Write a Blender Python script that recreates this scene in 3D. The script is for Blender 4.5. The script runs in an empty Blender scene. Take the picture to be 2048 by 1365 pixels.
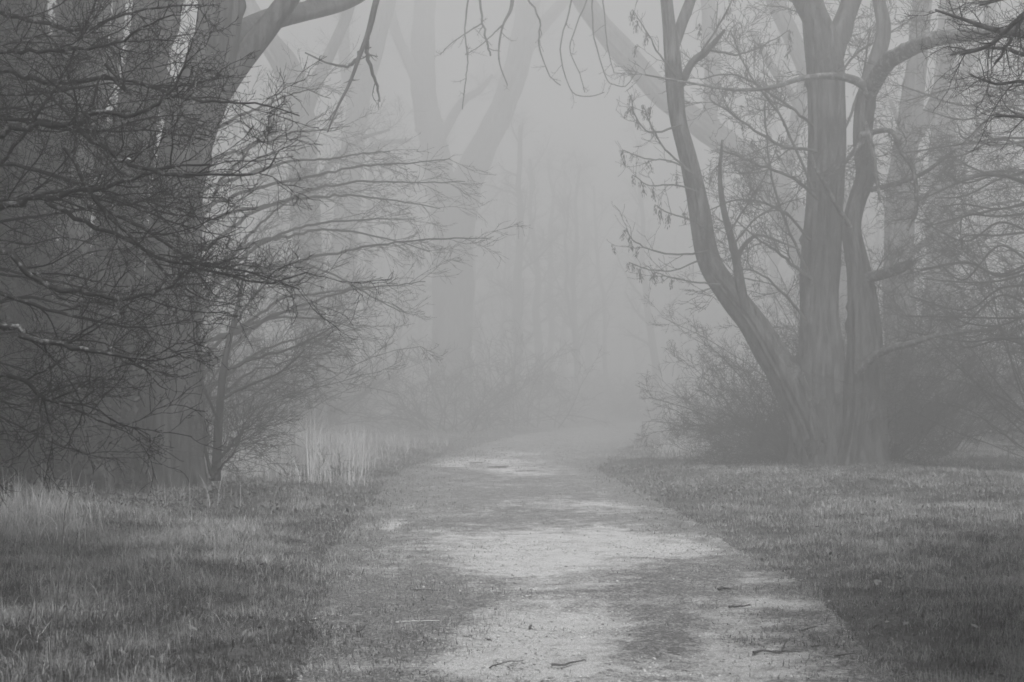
import bpy, math
import numpy as np
from mathutils import Vector

SC = bpy.context.scene
COL = SC.collection
F, HZ, CAMZ = 2844.0, 800.0, 1.6          # 50 mm lens on a 36 mm sensor seen at 2048 px
RNG = np.random.default_rng(7)
R = math.radians

# ------------------------------------------------------------------ helpers
def ground_z(x, y):
    x = np.asarray(x, float); y = np.asarray(y, float)
    z = 0.05*np.sin(x*0.61+1.3)*np.sin(y*0.37+0.4) + 0.035*np.sin(x*1.7+y*0.9) + 0.02*np.sin(x*3.1-y*2.3+2)
    off = np.clip((np.abs(x-path_c(y))-path_w(y))/1.2, 0, 1)
    return z*(0.25+0.75*off) + 0.07*off + 0.10*np.clip((np.abs(x-path_c(y))-path_w(y)-1)/5, 0, 1)

PT = np.array([   # depth, left edge, right edge of the track
    [-10, -1.1, 2.0], [8, -1.25, 2.2], [12, -1.6, 2.6], [15.2, -2.0, 2.5], [22.7, -2.3, 2.35], [32.5, -2.6, 2.0],
    [45, -1.7, 3.5], [65, 0.2, 6.6], [91, 5.6, 12.2], [130, 18, 25], [200, 45, 52], [320, 95, 102]])
def path_l(y): return np.interp(y, PT[:, 0], PT[:, 1])
def path_r(y): return np.interp(y, PT[:, 0], PT[:, 2])
def path_c(y): return 0.5*(path_l(y)+path_r(y))
def path_w(y): return 0.5*(path_r(y)-path_l(y))

def at(px, py, d):
    return np.array([(px-1024)/F*d, d, CAMZ+(HZ-py)/F*d])

_perm = np.random.default_rng(3).random((257, 257))
def vnoise(x, y, s=1.0, seed=0):
    """smooth value noise, 0..1"""
    x = np.asarray(x, float)/s+seed*17.31+500; y = np.asarray(y, float)/s+seed*9.77+500
    xi = np.floor(x).astype(int); yi = np.floor(y).astype(int)
    fx = x-xi; fy = y-yi
    fx = fx*fx*(3-2*fx); fy = fy*fy*(3-2*fy)
    g = lambda a, b: _perm[a % 256, b % 256]
    return (g(xi, yi)*(1-fx)+g(xi+1, yi)*fx)*(1-fy)+(g(xi, yi+1)*(1-fx)+g(xi+1, yi+1)*fx)*fy
def fbm(x, y, s, seed=0):
    return 0.5*vnoise(x, y, s, seed)+0.3*vnoise(x, y, s*0.47, seed+1)+0.2*vnoise(x, y, s*0.21, seed+2)

def raw_mesh(name, V, faces_by_n, attrs=None, smooth=True):
    """V (n,3); faces_by_n: list of int arrays (m,k)"""
    me = bpy.data.meshes.new(name)
    V = np.ascontiguousarray(V, np.float32)
    me.vertices.add(len(V)); me.vertices.foreach_set('co', V.ravel())
    idx = np.concatenate([f.ravel() for f in faces_by_n]).astype(np.int32)
    tot = np.concatenate([np.full(len(f), f.shape[1], np.int32) for f in faces_by_n])
    start = np.concatenate([[0], np.cumsum(tot)[:-1]]).astype(np.int32)
    me.loops.add(len(idx)); me.loops.foreach_set('vertex_index', idx)
    me.polygons.add(len(tot)); me.polygons.foreach_set('loop_start', start)
    try: me.polygons.foreach_set('loop_total', tot)
    except Exception: pass
    me.polygons.foreach_set('use_smooth', np.full(len(tot), smooth))
    for k, a in (attrs or {}).items():
        at_ = me.attributes.new(k, 'FLOAT', 'POINT'); at_.data.foreach_set('value', np.ascontiguousarray(a, np.float32))
    me.update(calc_edges=True)
    return me

def link(name, me, mat, parent=None):
    o = bpy.data.objects.new(name, me); COL.objects.link(o)
    if mat: me.materials.append(mat)
    if parent is not None: o.parent = parent
    return o
def tag(o, label=None, cat=None, group=None, kind=None):
    if label: o['label'] = label
    if cat: o['category'] = cat
    if group: o['group'] = group
    if kind: o['kind'] = kind
    return o
def thing(name, loc, label, cat, group=None):
    o = bpy.data.objects.new(name, None); COL.objects.link(o)
    o.location = [float(v) for v in loc]; o.empty_display_size = 0.3
    return tag(o, label, cat, group)

class Geo:
    """collects polylines with radii and turns them into one mesh of tapering tubes"""
    def __init__(self): self.b = {}; self.V = []; self.Q = []; self.nv = 0
    def add(self, P, Rd, sides):
        P = np.asarray(P, float); Rd = np.asarray(Rd, float)
        if P.ndim == 2: P = P[None]; Rd = Rd[None]
        self.b.setdefault((P.shape[1], sides), []).append((P, Rd))
    def flush(self):
        for (n, s), lst in self.b.items():
            P = np.concatenate([a for a, _ in lst]); Rd = np.concatenate([r for _, r in lst]); B = len(P)
            T = np.gradient(P, axis=1); T /= np.linalg.norm(T, axis=2, keepdims=True)+1e-9
            ref = np.where(np.abs(T[:, 0, 2:3]) > 0.9, [[1., 0, 0]], [[0, 0, 1.]])
            N = np.cross(T[:, 0], ref); N /= np.linalg.norm(N, axis=1, keepdims=True)+1e-9
            a = np.arange(s)*2*math.pi/s
            out = np.empty((B, n, s, 3))
            for i in range(n):
                t = T[:, i]; N = N-t*np.sum(N*t, 1, keepdims=True); N /= np.linalg.norm(N, axis=1, keepdims=True)+1e-9
                M = np.cross(t, N)
                out[:, i] = P[:, i, None]+Rd[:, i, None, None]*(N[:, None]*np.cos(a)[None, :, None]+M[:, None]*np.sin(a)[None, :, None])
            base = self.nv+(np.arange(B)*n*s)[:, None, None]
            ii = np.arange(n-1)[None, :, None]*s; jj = np.arange(s)[None, None]; j2 = (jj+1) % s
            q = np.stack([base+ii+jj, base+ii+j2, base+ii+s+j2, base+ii+s+jj], -1).reshape(-1, 4)
            self.V.append(out.reshape(-1, 3)); self.Q.append(q); self.nv += B*n*s
        self.b = {}
    def addmesh(self, V, Q):
        self.V.append(V); self.Q.append(Q+self.nv); self.nv += len(V)
    def build(self, name, mat, parent=None):
        self.flush()
        V = np.concatenate(self.V)
        if parent is not None: V = V-np.array(parent.location)
        return link(name, raw_mesh(name, V, [np.concatenate(self.Q)]), mat, parent)

def catmull(P, n):
    P = np.asarray(P, float); k = len(P)
    if k == 2: t = np.linspace(0, 1, n)[:, None]; return P[0]*(1-t)+P[1]*t
    E = np.vstack([2*P[0]-P[1], P, 2*P[-1]-P[-2]])
    u = np.linspace(0, k-1-1e-6, n); i = u.astype(int); t = (u-i)[:, None]
    a, b, c, d = E[i], E[i+1], E[i+2], E[i+3]
    return 0.5*(2*b+(c-a)*t+(2*a-5*b+4*c-d)*t*t+(3*b-a-3*c+d)*t**3)

def line_px(pts, d0, d1=None, n=None):
    """pixel polyline (px,py,r_px) between depths d0..d1 -> world points, radii (m)"""
    pts = np.asarray(pts, float); k = len(pts); d1 = d0 if d1 is None else d1
    ds = np.linspace(d0, d1, k)
    W = np.array([np.append(at(p[0], p[1], d), p[2]/F*d) for p, d in zip(pts, ds)])
    W = catmull(W, n or max(8, k*4))
    return W[:, :3], np.maximum(W[:, 3], 0.0008)

def trunk_geo(P, Rd, rng, sides=64, rings=None, flute=0.06, ridge=0.05, flare=0.0, lobes=5):
    """a trunk with flutes, furrows and a root flare"""
    L = np.linalg.norm(np.diff(P, axis=0), axis=1).sum()
    n = rings or int(min(170, max(16, L/0.09)))
    W = catmull(np.hstack([P, Rd[:, None]]), n); P = W[:, :3]; Rd = W[:, 3]
    T = np.gradient(P, axis=0); T /= np.linalg.norm(T, axis=1, keepdims=True)
    N = np.cross(T[0], [0, 1., 0.1]); N /= np.linalg.norm(N)
    a = np.arange(sides)*2*math.pi/sides
    s = np.concatenate([[0], np.cumsum(np.linalg.norm(np.diff(P, axis=0), axis=1))])
    ph = rng.random(8)*6.28
    out = np.empty((n, sides, 3))
    hgt = P[:, 2]-P[:, 2].min()
    knots = [(rng.uniform(.5, max(1, s[-1])), rng.random()*6.28, rng.uniform(.06, .16)) for _ in range(14)]
    for i in range(n):
        t = T[i]; N = N-t*np.dot(N, t); N /= np.linalg.norm(N); M = np.cross(t, N)
        m = 1+flute*np.sin(2*a+ph[0]+0.35*s[i])+flute*0.7*np.sin(3*a+ph[1]-0.25*s[i])+flute*0.5*np.sin(5*a+ph[2]+0.5*np.sin(s[i]*.8))
        m += ridge*np.sin(11*a+ph[3]+1.2*np.sin(s[i]*1.1+ph[4]))+ridge*0.7*np.sin(17*a+ph[5]+1.6*np.sin(s[i]*1.7+ph[6]))
        m += 0.035*np.sin(s[i]*2.1+ph[7]+2*np.sin(a))
        m += ridge*.6*(np.abs(np.sin(13*a+ph[6]+1.1*np.sin(s[i]*2.3+ph[0])))-.6)
        for kz, ka, ks in knots: m = m+.2*np.exp(-((s[i]-kz)/ks)**2-((a-ka+math.pi) % (2*math.pi)-math.pi)**2/.12)
        if flare:
            f = math.exp(-hgt[i]/0.45)
            m += flare*f*(0.55+0.6*np.maximum(0, np.sin(lobes*a+ph[1]))**1.5)
        out[i] = P[i]+Rd[i]*m[:, None]*(N*np.cos(a)[:, None]+M*np.sin(a)[:, None])
    ii = np.arange(n-1)[:, None]*sides; jj = np.arange(sides)[None]; j2 = (jj+1) % sides
    q = np.stack([ii+jj, ii+j2, ii+sides+j2, ii+sides+jj], -1).reshape(-1, 4)
    return out.reshape(-1, 3), q

def sample(P, Rd, t):
    """P (B,n,3), t (B,k) -> points, tangents, radii"""
    n = P.shape[1]; u = np.clip(t, 0, 0.9999)*(n-1); i = u.astype(int); f = (u-i)[..., None]
    b = np.arange(len(P))[:, None]
    p = P[b, i]*(1-f)+P[b, i+1]*f; tg = P[b, i+1]-P[b, i]
    tg /= np.linalg.norm(tg, axis=2, keepdims=True)+1e-9
    return p, tg, Rd[b, i]*(1-f[..., 0])+Rd[b, i+1]*f[..., 0]

def sprout(rng, P, Rd, k, lo, hi, ang=45, asd=12, n=6, wob=0.2, trop=0.03, rr=0.6, tmin=0.15, tmax=1.0, flat=0.7, rmin=0.0012,
           rmax=1.0, bias=None, fall=0.45, out_keep=1.0):
    """k side shoots on each parent polyline; absolute lengths lo..hi (m)"""
    B = len(P)
    t = tmin+(tmax-tmin)*(np.arange(k)[None]+rng.random((B, k)))/k
    p, tg, r = sample(P, Rd, t)
    az = rng.normal(size=(B, k, 3)); az[..., 2] *= flat
    if bias is not None: az += np.asarray(bias)
    perp = az-tg*np.sum(az*tg, 2, keepdims=True); perp /= np.linalg.norm(perp, axis=2, keepdims=True)+1e-9
    th = np.radians(rng.normal(ang, asd, (B, k)))[..., None]
    d = tg*np.cos(th)+perp*np.sin(th)
    L = rng.uniform(lo, hi, (B, k))*(1-fall*t)
    r0 = np.clip(r*rr, rmin, rmax)
    p = p.reshape(-1, 3); d = d.reshape(-1, 3); L = L.ravel(); r0 = r0.ravel()
    if out_keep < 1:
        m = rng.random(len(p)) < out_keep; p, d, L, r0 = p[m], d[m], L[m], r0[m]
    out = np.empty((len(p), n, 3)); out[:, 0] = p
    for i in range(1, n):
        d = d+rng.normal(size=d.shape)*wob; d[:, 2] += trop
        d /= np.linalg.norm(d, axis=1, keepdims=True)
        out[:, i] = out[:, i-1]+d*(L/(n-1))[:, None]
    rads = np.maximum(r0[:, None]*np.linspace(1, 0.35, n)[None], rmin)
    return out, rads

def resample(lines, n=14):
    """list of (P, R) of any length -> stacked arrays"""
    A = []; Bq = []
    for P, Rd in lines:
        W = catmull(np.hstack([P, Rd[:, None]]), n); A.append(W[:, :3]); Bq.append(W[:, 3])
    return np.array(A), np.array(Bq)

# ------------------------------------------------------------------ materials (all grey: the photograph is black and white)
def new_mat(name):
    m = bpy.data.materials.new(name); m.use_nodes = True; nt = m.node_tree
    return m, nt, nt.nodes['Principled BSDF']
def g3(v): return (v, v, v, 1)
def node(nt, t, **kw):
    n = nt.nodes.new(t)
    for k, v in kw.items(): setattr(n, k, v)
    return n
def noise_node(nt, coord, scale, detail=4, rough=0.6, stretch=None):
    n = node(nt, 'ShaderNodeTexNoise'); n.inputs['Scale'].default_value = scale
    n.inputs['Detail'].default_value = detail; n.inputs['Roughness'].default_value = rough
    if stretch:
        mp = node(nt, 'ShaderNodeMapping'); mp.inputs['Scale'].default_value = stretch
        nt.links.new(coord, mp.inputs['Vector']); nt.links.new(mp.outputs[0], n.inputs['Vector'])
    else: nt.links.new(coord, n.inputs['Vector'])
    return n
def ramp(nt, fac, stops):
    r = node(nt, 'ShaderNodeValToRGB'); e = r.color_ramp.elements
    while len(e) < len(stops): e.new(0.5)
    for el, (p, v) in zip(e, stops): el.position = p; el.color = g3(v)
    nt.links.new(fac, r.inputs[0]); return r

def bark_mat(name, lo, hi, lichen=0.0, lich_v=0.35, bump=0.6, scale=1.0):
    m, nt, b = new_mat(name); L = nt.links.new
    co = node(nt, 'ShaderNodeTexCoord').outputs['Object']
    n1 = noise_node(nt, co, 9*scale, 6, 0.65, (1, 1, 0.16))
    c = ramp(nt, n1.outputs[0], [(0.38, lo), (0.62, hi)])
    col = c.outputs[0]
    if lichen:
        n2 = noise_node(nt, co, 7*scale, 6, 0.75, (1, 1, .35))
        f = ramp(nt, n2.outputs[0], [(0.56-lichen*0.2, 0), (0.76-lichen*0.2, .8)])
        mx = node(nt, 'ShaderNodeMix', data_type='RGBA'); L(f.outputs[0], mx.inputs[0]); L(col, mx.inputs[6])
        mx.inputs[7].default_value = g3(lich_v); col = mx.outputs[2]
    L(col, b.inputs['Base Color']); b.inputs['Roughness'].default_value = 0.9; b.inputs['Specular IOR Level'].default_value = 0.15
    if bump:
        n3 = noise_node(nt, co, 26*scale, 5, 0.6, (1, 1, 0.14))
        bp = node(nt, 'ShaderNodeBump'); bp.inputs['Strength'].default_value = bump; bp.inputs['Distance'].default_value = 0.03
        L(n3.outputs[0], bp.inputs['Height']); L(bp.outputs[0], b.inputs['Normal'])
    return m
def twig_mat(name, v, lichen=0.0, lich_v=0.4, scale=7):
    m, nt, b = new_mat(name); L = nt.links.new
    b.inputs['Roughness'].default_value = 0.85; b.inputs['Specular IOR Level'].default_value = 0.15
    co = node(nt, 'ShaderNodeTexCoord').outputs['Object']
    n1 = noise_node(nt, co, scale, 4, 0.7)
    st = [(0.35, v*0.8), (0.56, v*1.3)]
    if lichen: st = [(0.35, v*0.8), (0.60-0.12*lichen, v*1.3), (0.66-0.12*lichen, lich_v)]
    L(ramp(nt, n1.outputs[0], st).outputs[0], b.inputs['Base Color'])
    return m
def tone_mat(name, lo, hi, transl=0.25, rough=0.7):
    """plants whose tone varies from blade to blade (attribute 'tone')"""
    m, nt, b = new_mat(name); L = nt.links.new
    a = node(nt, 'ShaderNodeAttribute', attribute_name='tone')
    r = ramp(nt, a.outputs['Fac'], [(0, lo), (1, hi)])
    L(r.outputs[0], b.inputs['Base Color']); b.inputs['Roughness'].default_value = rough; b.inputs['Specular IOR Level'].default_value = 0.2
    if transl:
        t = node(nt, 'ShaderNodeBsdfTranslucent'); L(r.outputs[0], t.inputs['Color'])
        mx = node(nt, 'ShaderNodeMixShader'); mx.inputs[0].default_value = transl
        L(b.outputs[0], mx.inputs[1]); L(t.outputs[0], mx.inputs[2]); L(mx.outputs[0], nt.nodes['Material Output'].inputs[0])
    return m

M_BARK = bark_mat('bark', 0.012, 0.12, 0.2, 0.2, 1.0)
M_BARK_PALE = bark_mat('bark_pale', 0.02, 0.095, 0.3, 0.17, 1.0)
M_BARK_DARK = bark_mat('bark_dark', 0.008, 0.085, 0.1, 0.12, 1.0)
M_TWIG = twig_mat('twig', 0.035)
M_TWIG_NEAR = twig_mat('twig_lichen', 0.016, 0.1, 0.30, 14)
M_LIMB_NEAR = twig_mat('limb_lichen', 0.022, 0.35, 0.20, 22)
M_LIMB_LICHEN = twig_mat('limb_mossy', 0.05, .7, 0.22, 9)
M_LEAF_IVY = tone_mat('ivy_leaf', 0.012, 0.06, 0.1, 0.45)
M_KEYS = tone_mat('seed_keys', 0.03, 0.09, 0.2)
M_DEAD = tone_mat('dead_leaf', 0.22, 0.75, 0.3)
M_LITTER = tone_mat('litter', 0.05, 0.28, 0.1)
M_GRASS = tone_mat('grass', 0.025, 0.52, 0.3, 0.6)
M_DRY = tone_mat('dry_grass', 0.22, 0.8, 0.4)
M_STICK = twig_mat('stick', 0.08, scale=12)
M_STICK_PALE = twig_mat('stick_pale', 0.5, scale=12)

# ------------------------------------------------------------------ light, air, camera
SUN_EL, SUN_ROT = R(52), R(173)
w = bpy.data.worlds.new("World"); SC.world = w; w.use_nodes = True; nt = w.node_tree
sky = node(nt, 'ShaderNodeTexSky'); sky.sky_type = 'NISHITA'; sky.sun_disc = False
sky.sun_elevation = SUN_EL; sky.sun_rotation = SUN_ROT; sky.dust_density = 1.0
bw = node(nt, 'ShaderNodeRGBToBW'); nt.links.new(sky.outputs[0], bw.inputs[0])
bg = nt.nodes['Background']; nt.links.new(bw.outputs[0], bg.inputs[0]); bg.inputs[1].default_value = 0.08
sd = bpy.data.lights.new('sun', 'SUN'); sd.energy = 4.0; sd.angle = R(12); sd.color = (1, 1, 1)
so = bpy.data.objects.new('sun', sd); COL.objects.link(so)
sv = Vector((math.sin(SUN_ROT)*math.cos(SUN_EL), math.cos(SUN_ROT)*math.cos(SUN_EL), math.sin(SUN_EL)))
so.rotation_euler = sv.to_track_quat('Z', 'Y').to_euler(); so.location = (0, 0, 60)

cd = bpy.data.cameras.new('camera'); cam = bpy.data.objects.new('camera', cd); COL.objects.link(cam)
cd.sensor_width = 36; cd.lens = 36*F/2048; cam.location = (0, 0, CAMZ); cam.rotation_euler = (R(90), 0, 0)
cd.shift_y = (HZ-682.5)/2048; cd.clip_end = 2000; cd.clip_start = 0.05
cd.dof.use_dof = True; cd.dof.focus_distance = 15; cd.dof.aperture_fstop = 4.0
SC.camera = cam

HAZE_X, HAZE_Y0, HAZE_Y1, HAZE_T = 185, -60, 325, 29.0
def box(name, lo, hi):
    x0, y0, z0 = lo; x1, y1, z1 = hi
    V = np.array([[x0, y0, z0], [x1, y0, z0], [x1, y1, z0], [x0, y1, z0], [x0, y0, z1], [x1, y0, z1], [x1, y1, z1], [x0, y1, z1]])
    Q = np.array([[0, 3, 2, 1], [4, 5, 6, 7], [0, 1, 5, 4], [1, 2, 6, 5], [2, 3, 7, 6], [3, 0, 4, 7]])
    return raw_mesh(name, V, [Q], smooth=False)
HAZE_DENS = 0.0232
mh = bpy.data.materials.new('haze'); mh.use_nodes = True; nt = mh.node_tree; nt.nodes.clear()
mo = node(nt, 'ShaderNodeOutputMaterial'); pv = node(nt, 'ShaderNodeVolumePrincipled')
pv.inputs['Color'].default_value = g3(0.92); pv.inputs['Density'].default_value = HAZE_DENS; pv.inputs['Anisotropy'].default_value = 0.45
nt.links.new(pv.outputs[0], mo.inputs['Volume'])
hz = link('haze', box('haze', (-HAZE_X, HAZE_Y0, -1.4), (HAZE_X, HAZE_Y1, HAZE_T)), mh)
tag(hz, 'thick pale grey morning fog filling the wood', 'fog', kind='stuff')

# ------------------------------------------------------------------ ground and track
def grid(xs, ys, dz=0.0):
    X, Y = np.meshgrid(xs, ys); Z = ground_z(X, Y)+dz
    V = np.stack([X, Y, Z], -1).reshape(-1, 3); nx, ny = len(xs), len(ys)
    i = np.arange(ny-1)[:, None]*nx; j = np.arange(nx-1)[None]
    return V, np.stack([i+j, i+j+1, i+nx+j+1, i+nx+j], -1).reshape(-1, 4)
def spaced(lo, hi, near, far, mid=0):
    out = [mid]; s = near
    while out[-1] < hi: out.append(out[-1]+s); s = min(far, s*1.06)
    neg = [mid]; s = near
    while neg[-1] > lo: neg.append(neg[-1]-s); s = min(far, s*1.06)
    return np.array(sorted(set(neg[1:]+out)))
xs = np.clip(spaced(-180, 180, 0.25, 8), -180, 180); ys = np.clip(np.concatenate([np.arange(-55, 4, 4), spaced(4, 320, 0.2, 8, 4)]), -55, 320)
xs = np.unique(xs); ys = np.unique(ys)
V, Q = grid(xs, ys)
m, nt, b = new_mat('soil_and_turf'); L = nt.links.new
co = node(nt, 'ShaderNodeTexCoord').outputs['Object']
n1 = noise_node(nt, co, 0.9, 6, 0.65); n2 = noise_node(nt, co, 14, 5, 0.7)
mx = node(nt, 'ShaderNodeMath', operation='ADD'); L(n1.outputs[0], mx.inputs[0]); L(n2.outputs[0], mx.inputs[1])
hf = node(nt, 'ShaderNodeMath', operation='MULTIPLY'); L(mx.outputs[0], hf.inputs[0]); hf.inputs[1].default_value = 0.5
L(ramp(nt, hf.outputs[0], [(0.36, 0.03), (0.5, 0.075), (0.64, 0.16)]).outputs[0], b.inputs['Base Color'])
b.inputs['Roughness'].default_value = 0.95; b.inputs['Specular IOR Level'].default_value = 0.1
bp = node(nt, 'ShaderNodeBump'); bp.inputs['Strength'].default_value = 0.8; bp.inputs['Distance'].default_value = 0.05
L(n2.outputs[0], bp.inputs['Height']); L(bp.outputs[0], b.inputs['Normal'])
tag(link('ground', raw_mesh('ground', V, [Q]), m), kind='structure')

# bare and mossy patches of the track: (px, py, half width px, half height px, amount)
PATCH = [(1200, 1090, 300, 30, 1.0), (1400, 1085, 140, 26, .55), (1040, 1120, 130, 26, .55), (1120, 1160, 150, 40, .5), (720, 1150, 70, 18, .95),
         (1540, 1170, 90, 36, .85), (1560, 1230, 150, 46, .9), (1560, 1320, 190, 60, .95), (1660, 1290, 120, 60, .5), (1100, 1250, 150, 44, 1.0),
         (1060, 1330, 190, 50, 1.0), (900, 1345, 110, 26, .4), (680, 1325, 80, 22, .8), (930, 927, 150, 9, .8), (1040, 908, 70, 6, .55), (1030, 943, 60, 6, .75), (1150, 945, 60, 6, .5),
         (765, 1050, 40, 7, 1.0), (790, 1014, 22, 4, .9), (1120, 1010, 120, 14, .35), (1250, 1020, 110, 14, .3), (1010, 1130, 190, 14, .45), (1320, 1200, 110, 14, .4),
         (1330, 1290, 70, 24, -.4), (1300, 1190, 90, 40, -.3), (800, 1220, 150, 60, -.35), (780, 1300, 160, 40, -.2), (1290, 1355, 70, 16, .2)]
def bare_at(x, y):
    px = 1024+x/y*F; py = HZ+CAMZ/y*F
    v = np.zeros_like(px)
    wx = 60*(fbm(x, y, 0.7, 5)-.5); wy = 26*(fbm(x, y, 0.5, 9)-.5)
    for cx, cy, sx, sy, a in PATCH:
        q = ((px+wx-cx)/sx)**2+((py+wy-cy)/sy)**2
        v += a*np.exp(-q**1.5*0.9)
    v += 0.6*(fbm(x, y, 1.1, 2)-0.5)+0.9*(fbm(x*1.0, y*1.0, .28, 14)-.5)+0.10
    edge = np.minimum(x-path_l(y), path_r(y)-x)
    edge = edge-1.2*(fbm(x, y, 0.8, 21)-.5)-.7*(fbm(x, y, .24, 23)-.5)
    return np.clip(v, 0, 1)*np.clip((edge-.12)/0.75, 0, 1)
ypt = [2.0]
while ypt[-1] < 250: ypt.append(ypt[-1]*1.0062)
ypt = np.array(ypt); nu = 110; u = np.linspace(-0.06, 1.06, nu)
X = path_l(ypt)[:, None]+(path_r(ypt)-path_l(ypt))[:, None]*u[None]; Y = np.repeat(ypt[:, None], nu, 1)
edge_dip = (-0.07*np.clip((np.abs(u-.5)-.5+.03)/.09, 0, 1))[None]+0.02*(fbm(X, Y, .5, 37)-.5)*np.clip((np.abs(u-.5)-.36)/.14, 0, 1)[None]
Z = ground_z(X, Y)+0.006+edge_dip+0.02*(fbm(X, Y, 0.35, 31)-.5)*1.0
rut = bare_at(X.ravel(), Y.ravel())
Z = Z+0.012*(1-rut.reshape(Z.shape))
i = np.arange(len(ypt)-1)[:, None]*nu; j = np.arange(nu-1)[None]
Q = np.stack([i+j, i+j+1, i+nu+j+1, i+nu+j], -1).reshape(-1, 4)
m, nt, b = new_mat('track_surface'); L = nt.links.new
co = node(nt, 'ShaderNodeTexCoord').outputs['Object']
at_ = node(nt, 'ShaderNodeAttribute', attribute_name='bare')
nA = noise_node(nt, co, 5, 8, 0.75); nB = noise_node(nt, co, 38, 5, 0.75); nC = noise_node(nt, co, 120, 3, 0.6)
s1 = node(nt, 'ShaderNodeMath', operation='ADD'); L(nA.outputs[0], s1.inputs[0]); L(nB.outputs[0], s1.inputs[1])
s2 = node(nt, 'ShaderNodeMath', operation='MULTIPLY_ADD'); L(s1.outputs[0], s2.inputs[0]); s2.inputs[1].default_value = 2.8; s2.inputs[2].default_value = -2.85
s3 = node(nt, 'ShaderNodeMath', operation='ADD'); L(s2.outputs[0], s3.inputs[0]); L(at_.outputs['Fac'], s3.inputs[1])
fac = ramp(nt, s3.outputs[0], [(0.0, 0), (0.95, 1)])
soil = ramp(nt, nC.outputs[0], [(0.32, 0.26), (0.5, 0.50), (0.64, 0.78)])
moss = ramp(nt, nB.outputs[0], [(0.30, 0.05), (0.5, 0.14), (0.66, 0.36)])
mm = node(nt, 'ShaderNodeMix', data_type='RGBA'); L(fac.outputs[0], mm.inputs[0]); L(moss.outputs[0], mm.inputs[6]); L(soil.outputs[0], mm.inputs[7])
L(mm.outputs[2], b.inputs['Base Color']); b.inputs['Roughness'].default_value = 0.95; b.inputs['Specular IOR Level'].default_value = 0.1
bp = node(nt, 'ShaderNodeBump'); bp.inputs['Strength'].default_value = 1.0; bp.inputs['Distance'].default_value = 0.02
L(nB.outputs[0], bp.inputs['Height']); L(bp.outputs[0], b.inputs['Normal'])
tag(link('path', raw_mesh('path', np.stack([X, Y, Z], -1).reshape(-1, 3), [Q], {'bare': rut}), m), kind='structure')

def on_path(x, y, grow=0.0):
    wob = 0.45*(fbm(x, y, 0.8, 21)-.5)+0.25*(fbm(x, y, .25, 4)-.5)
    return (x > path_l(y)-grow+wob) & (x < path_r(y)+grow-wob)

# ------------------------------------------------------------------ blades
def blades(name, x, y, h, wdt, tone, mat, lean=0.5, z=None, rng=RNG, seg=3, bend=None):
    n = len(x); z = ground_z(x, y)-0.005 if z is None else z
    az = rng.random(n)*2*math.pi; fa = az+rng.normal(0, 0.6, n)+math.pi/2
    le = np.abs(rng.normal(0, lean, n)) if bend is None else bend
    dx, dy = np.cos(az), np.sin(az); wx, wy = np.cos(fa)*wdt/2, np.sin(fa)*wdt/2
    ts = np.linspace(0, 1, seg)
    V = np.empty((n, 2*(seg-1)+1, 3)); k = 0
    for s, t in enumerate(ts):
        off = h*le*t**1.8; zz = z+h*t*np.sqrt(np.maximum(0.15, 1-np.minimum(0.9, le*t)**2))
        cx, cy = x+dx*off, y+dy*off; f = 1-0.45*t
        if s < seg-1:
            V[:, k] = np.stack([cx-wx*f, cy-wy*f, zz], 1); V[:, k+1] = np.stack([cx+wx*f, cy+wy*f, zz], 1); k += 2
        else: V[:, k] = np.stack([cx, cy, zz], 1)
    nvp = V.shape[1]; base = (np.arange(n)*nvp)[:, None]
    quads = np.concatenate([base+np.array([[2*s, 2*s+1, 2*s+3, 2*s+2]]) for s in range(seg-2)]) if seg > 2 else np.empty((0, 4), int)
    tris = base+np.array([[nvp-3, nvp-2, nvp-1]])
    return link(name, raw_mesh(name, V.reshape(-1, 3), [quads, tris] if len(quads) else [tris], {'tone': np.repeat(tone, nvp)}, smooth=True), mat)

def scatter(rng, y0, y1, dens, margin=1.5, xlim=None):
    """points over the strip seen between depths y0..y1 (a little wider than the picture)"""
    half1 = 0.36*y1+margin
    n = int(dens*(y1-y0)*2*half1)
    y = rng.uniform(y0, y1, n); x = rng.uniform(-half1, half1, n)
    k = np.abs(x) < 0.36*y+margin
    return x[k], y[k]

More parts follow.
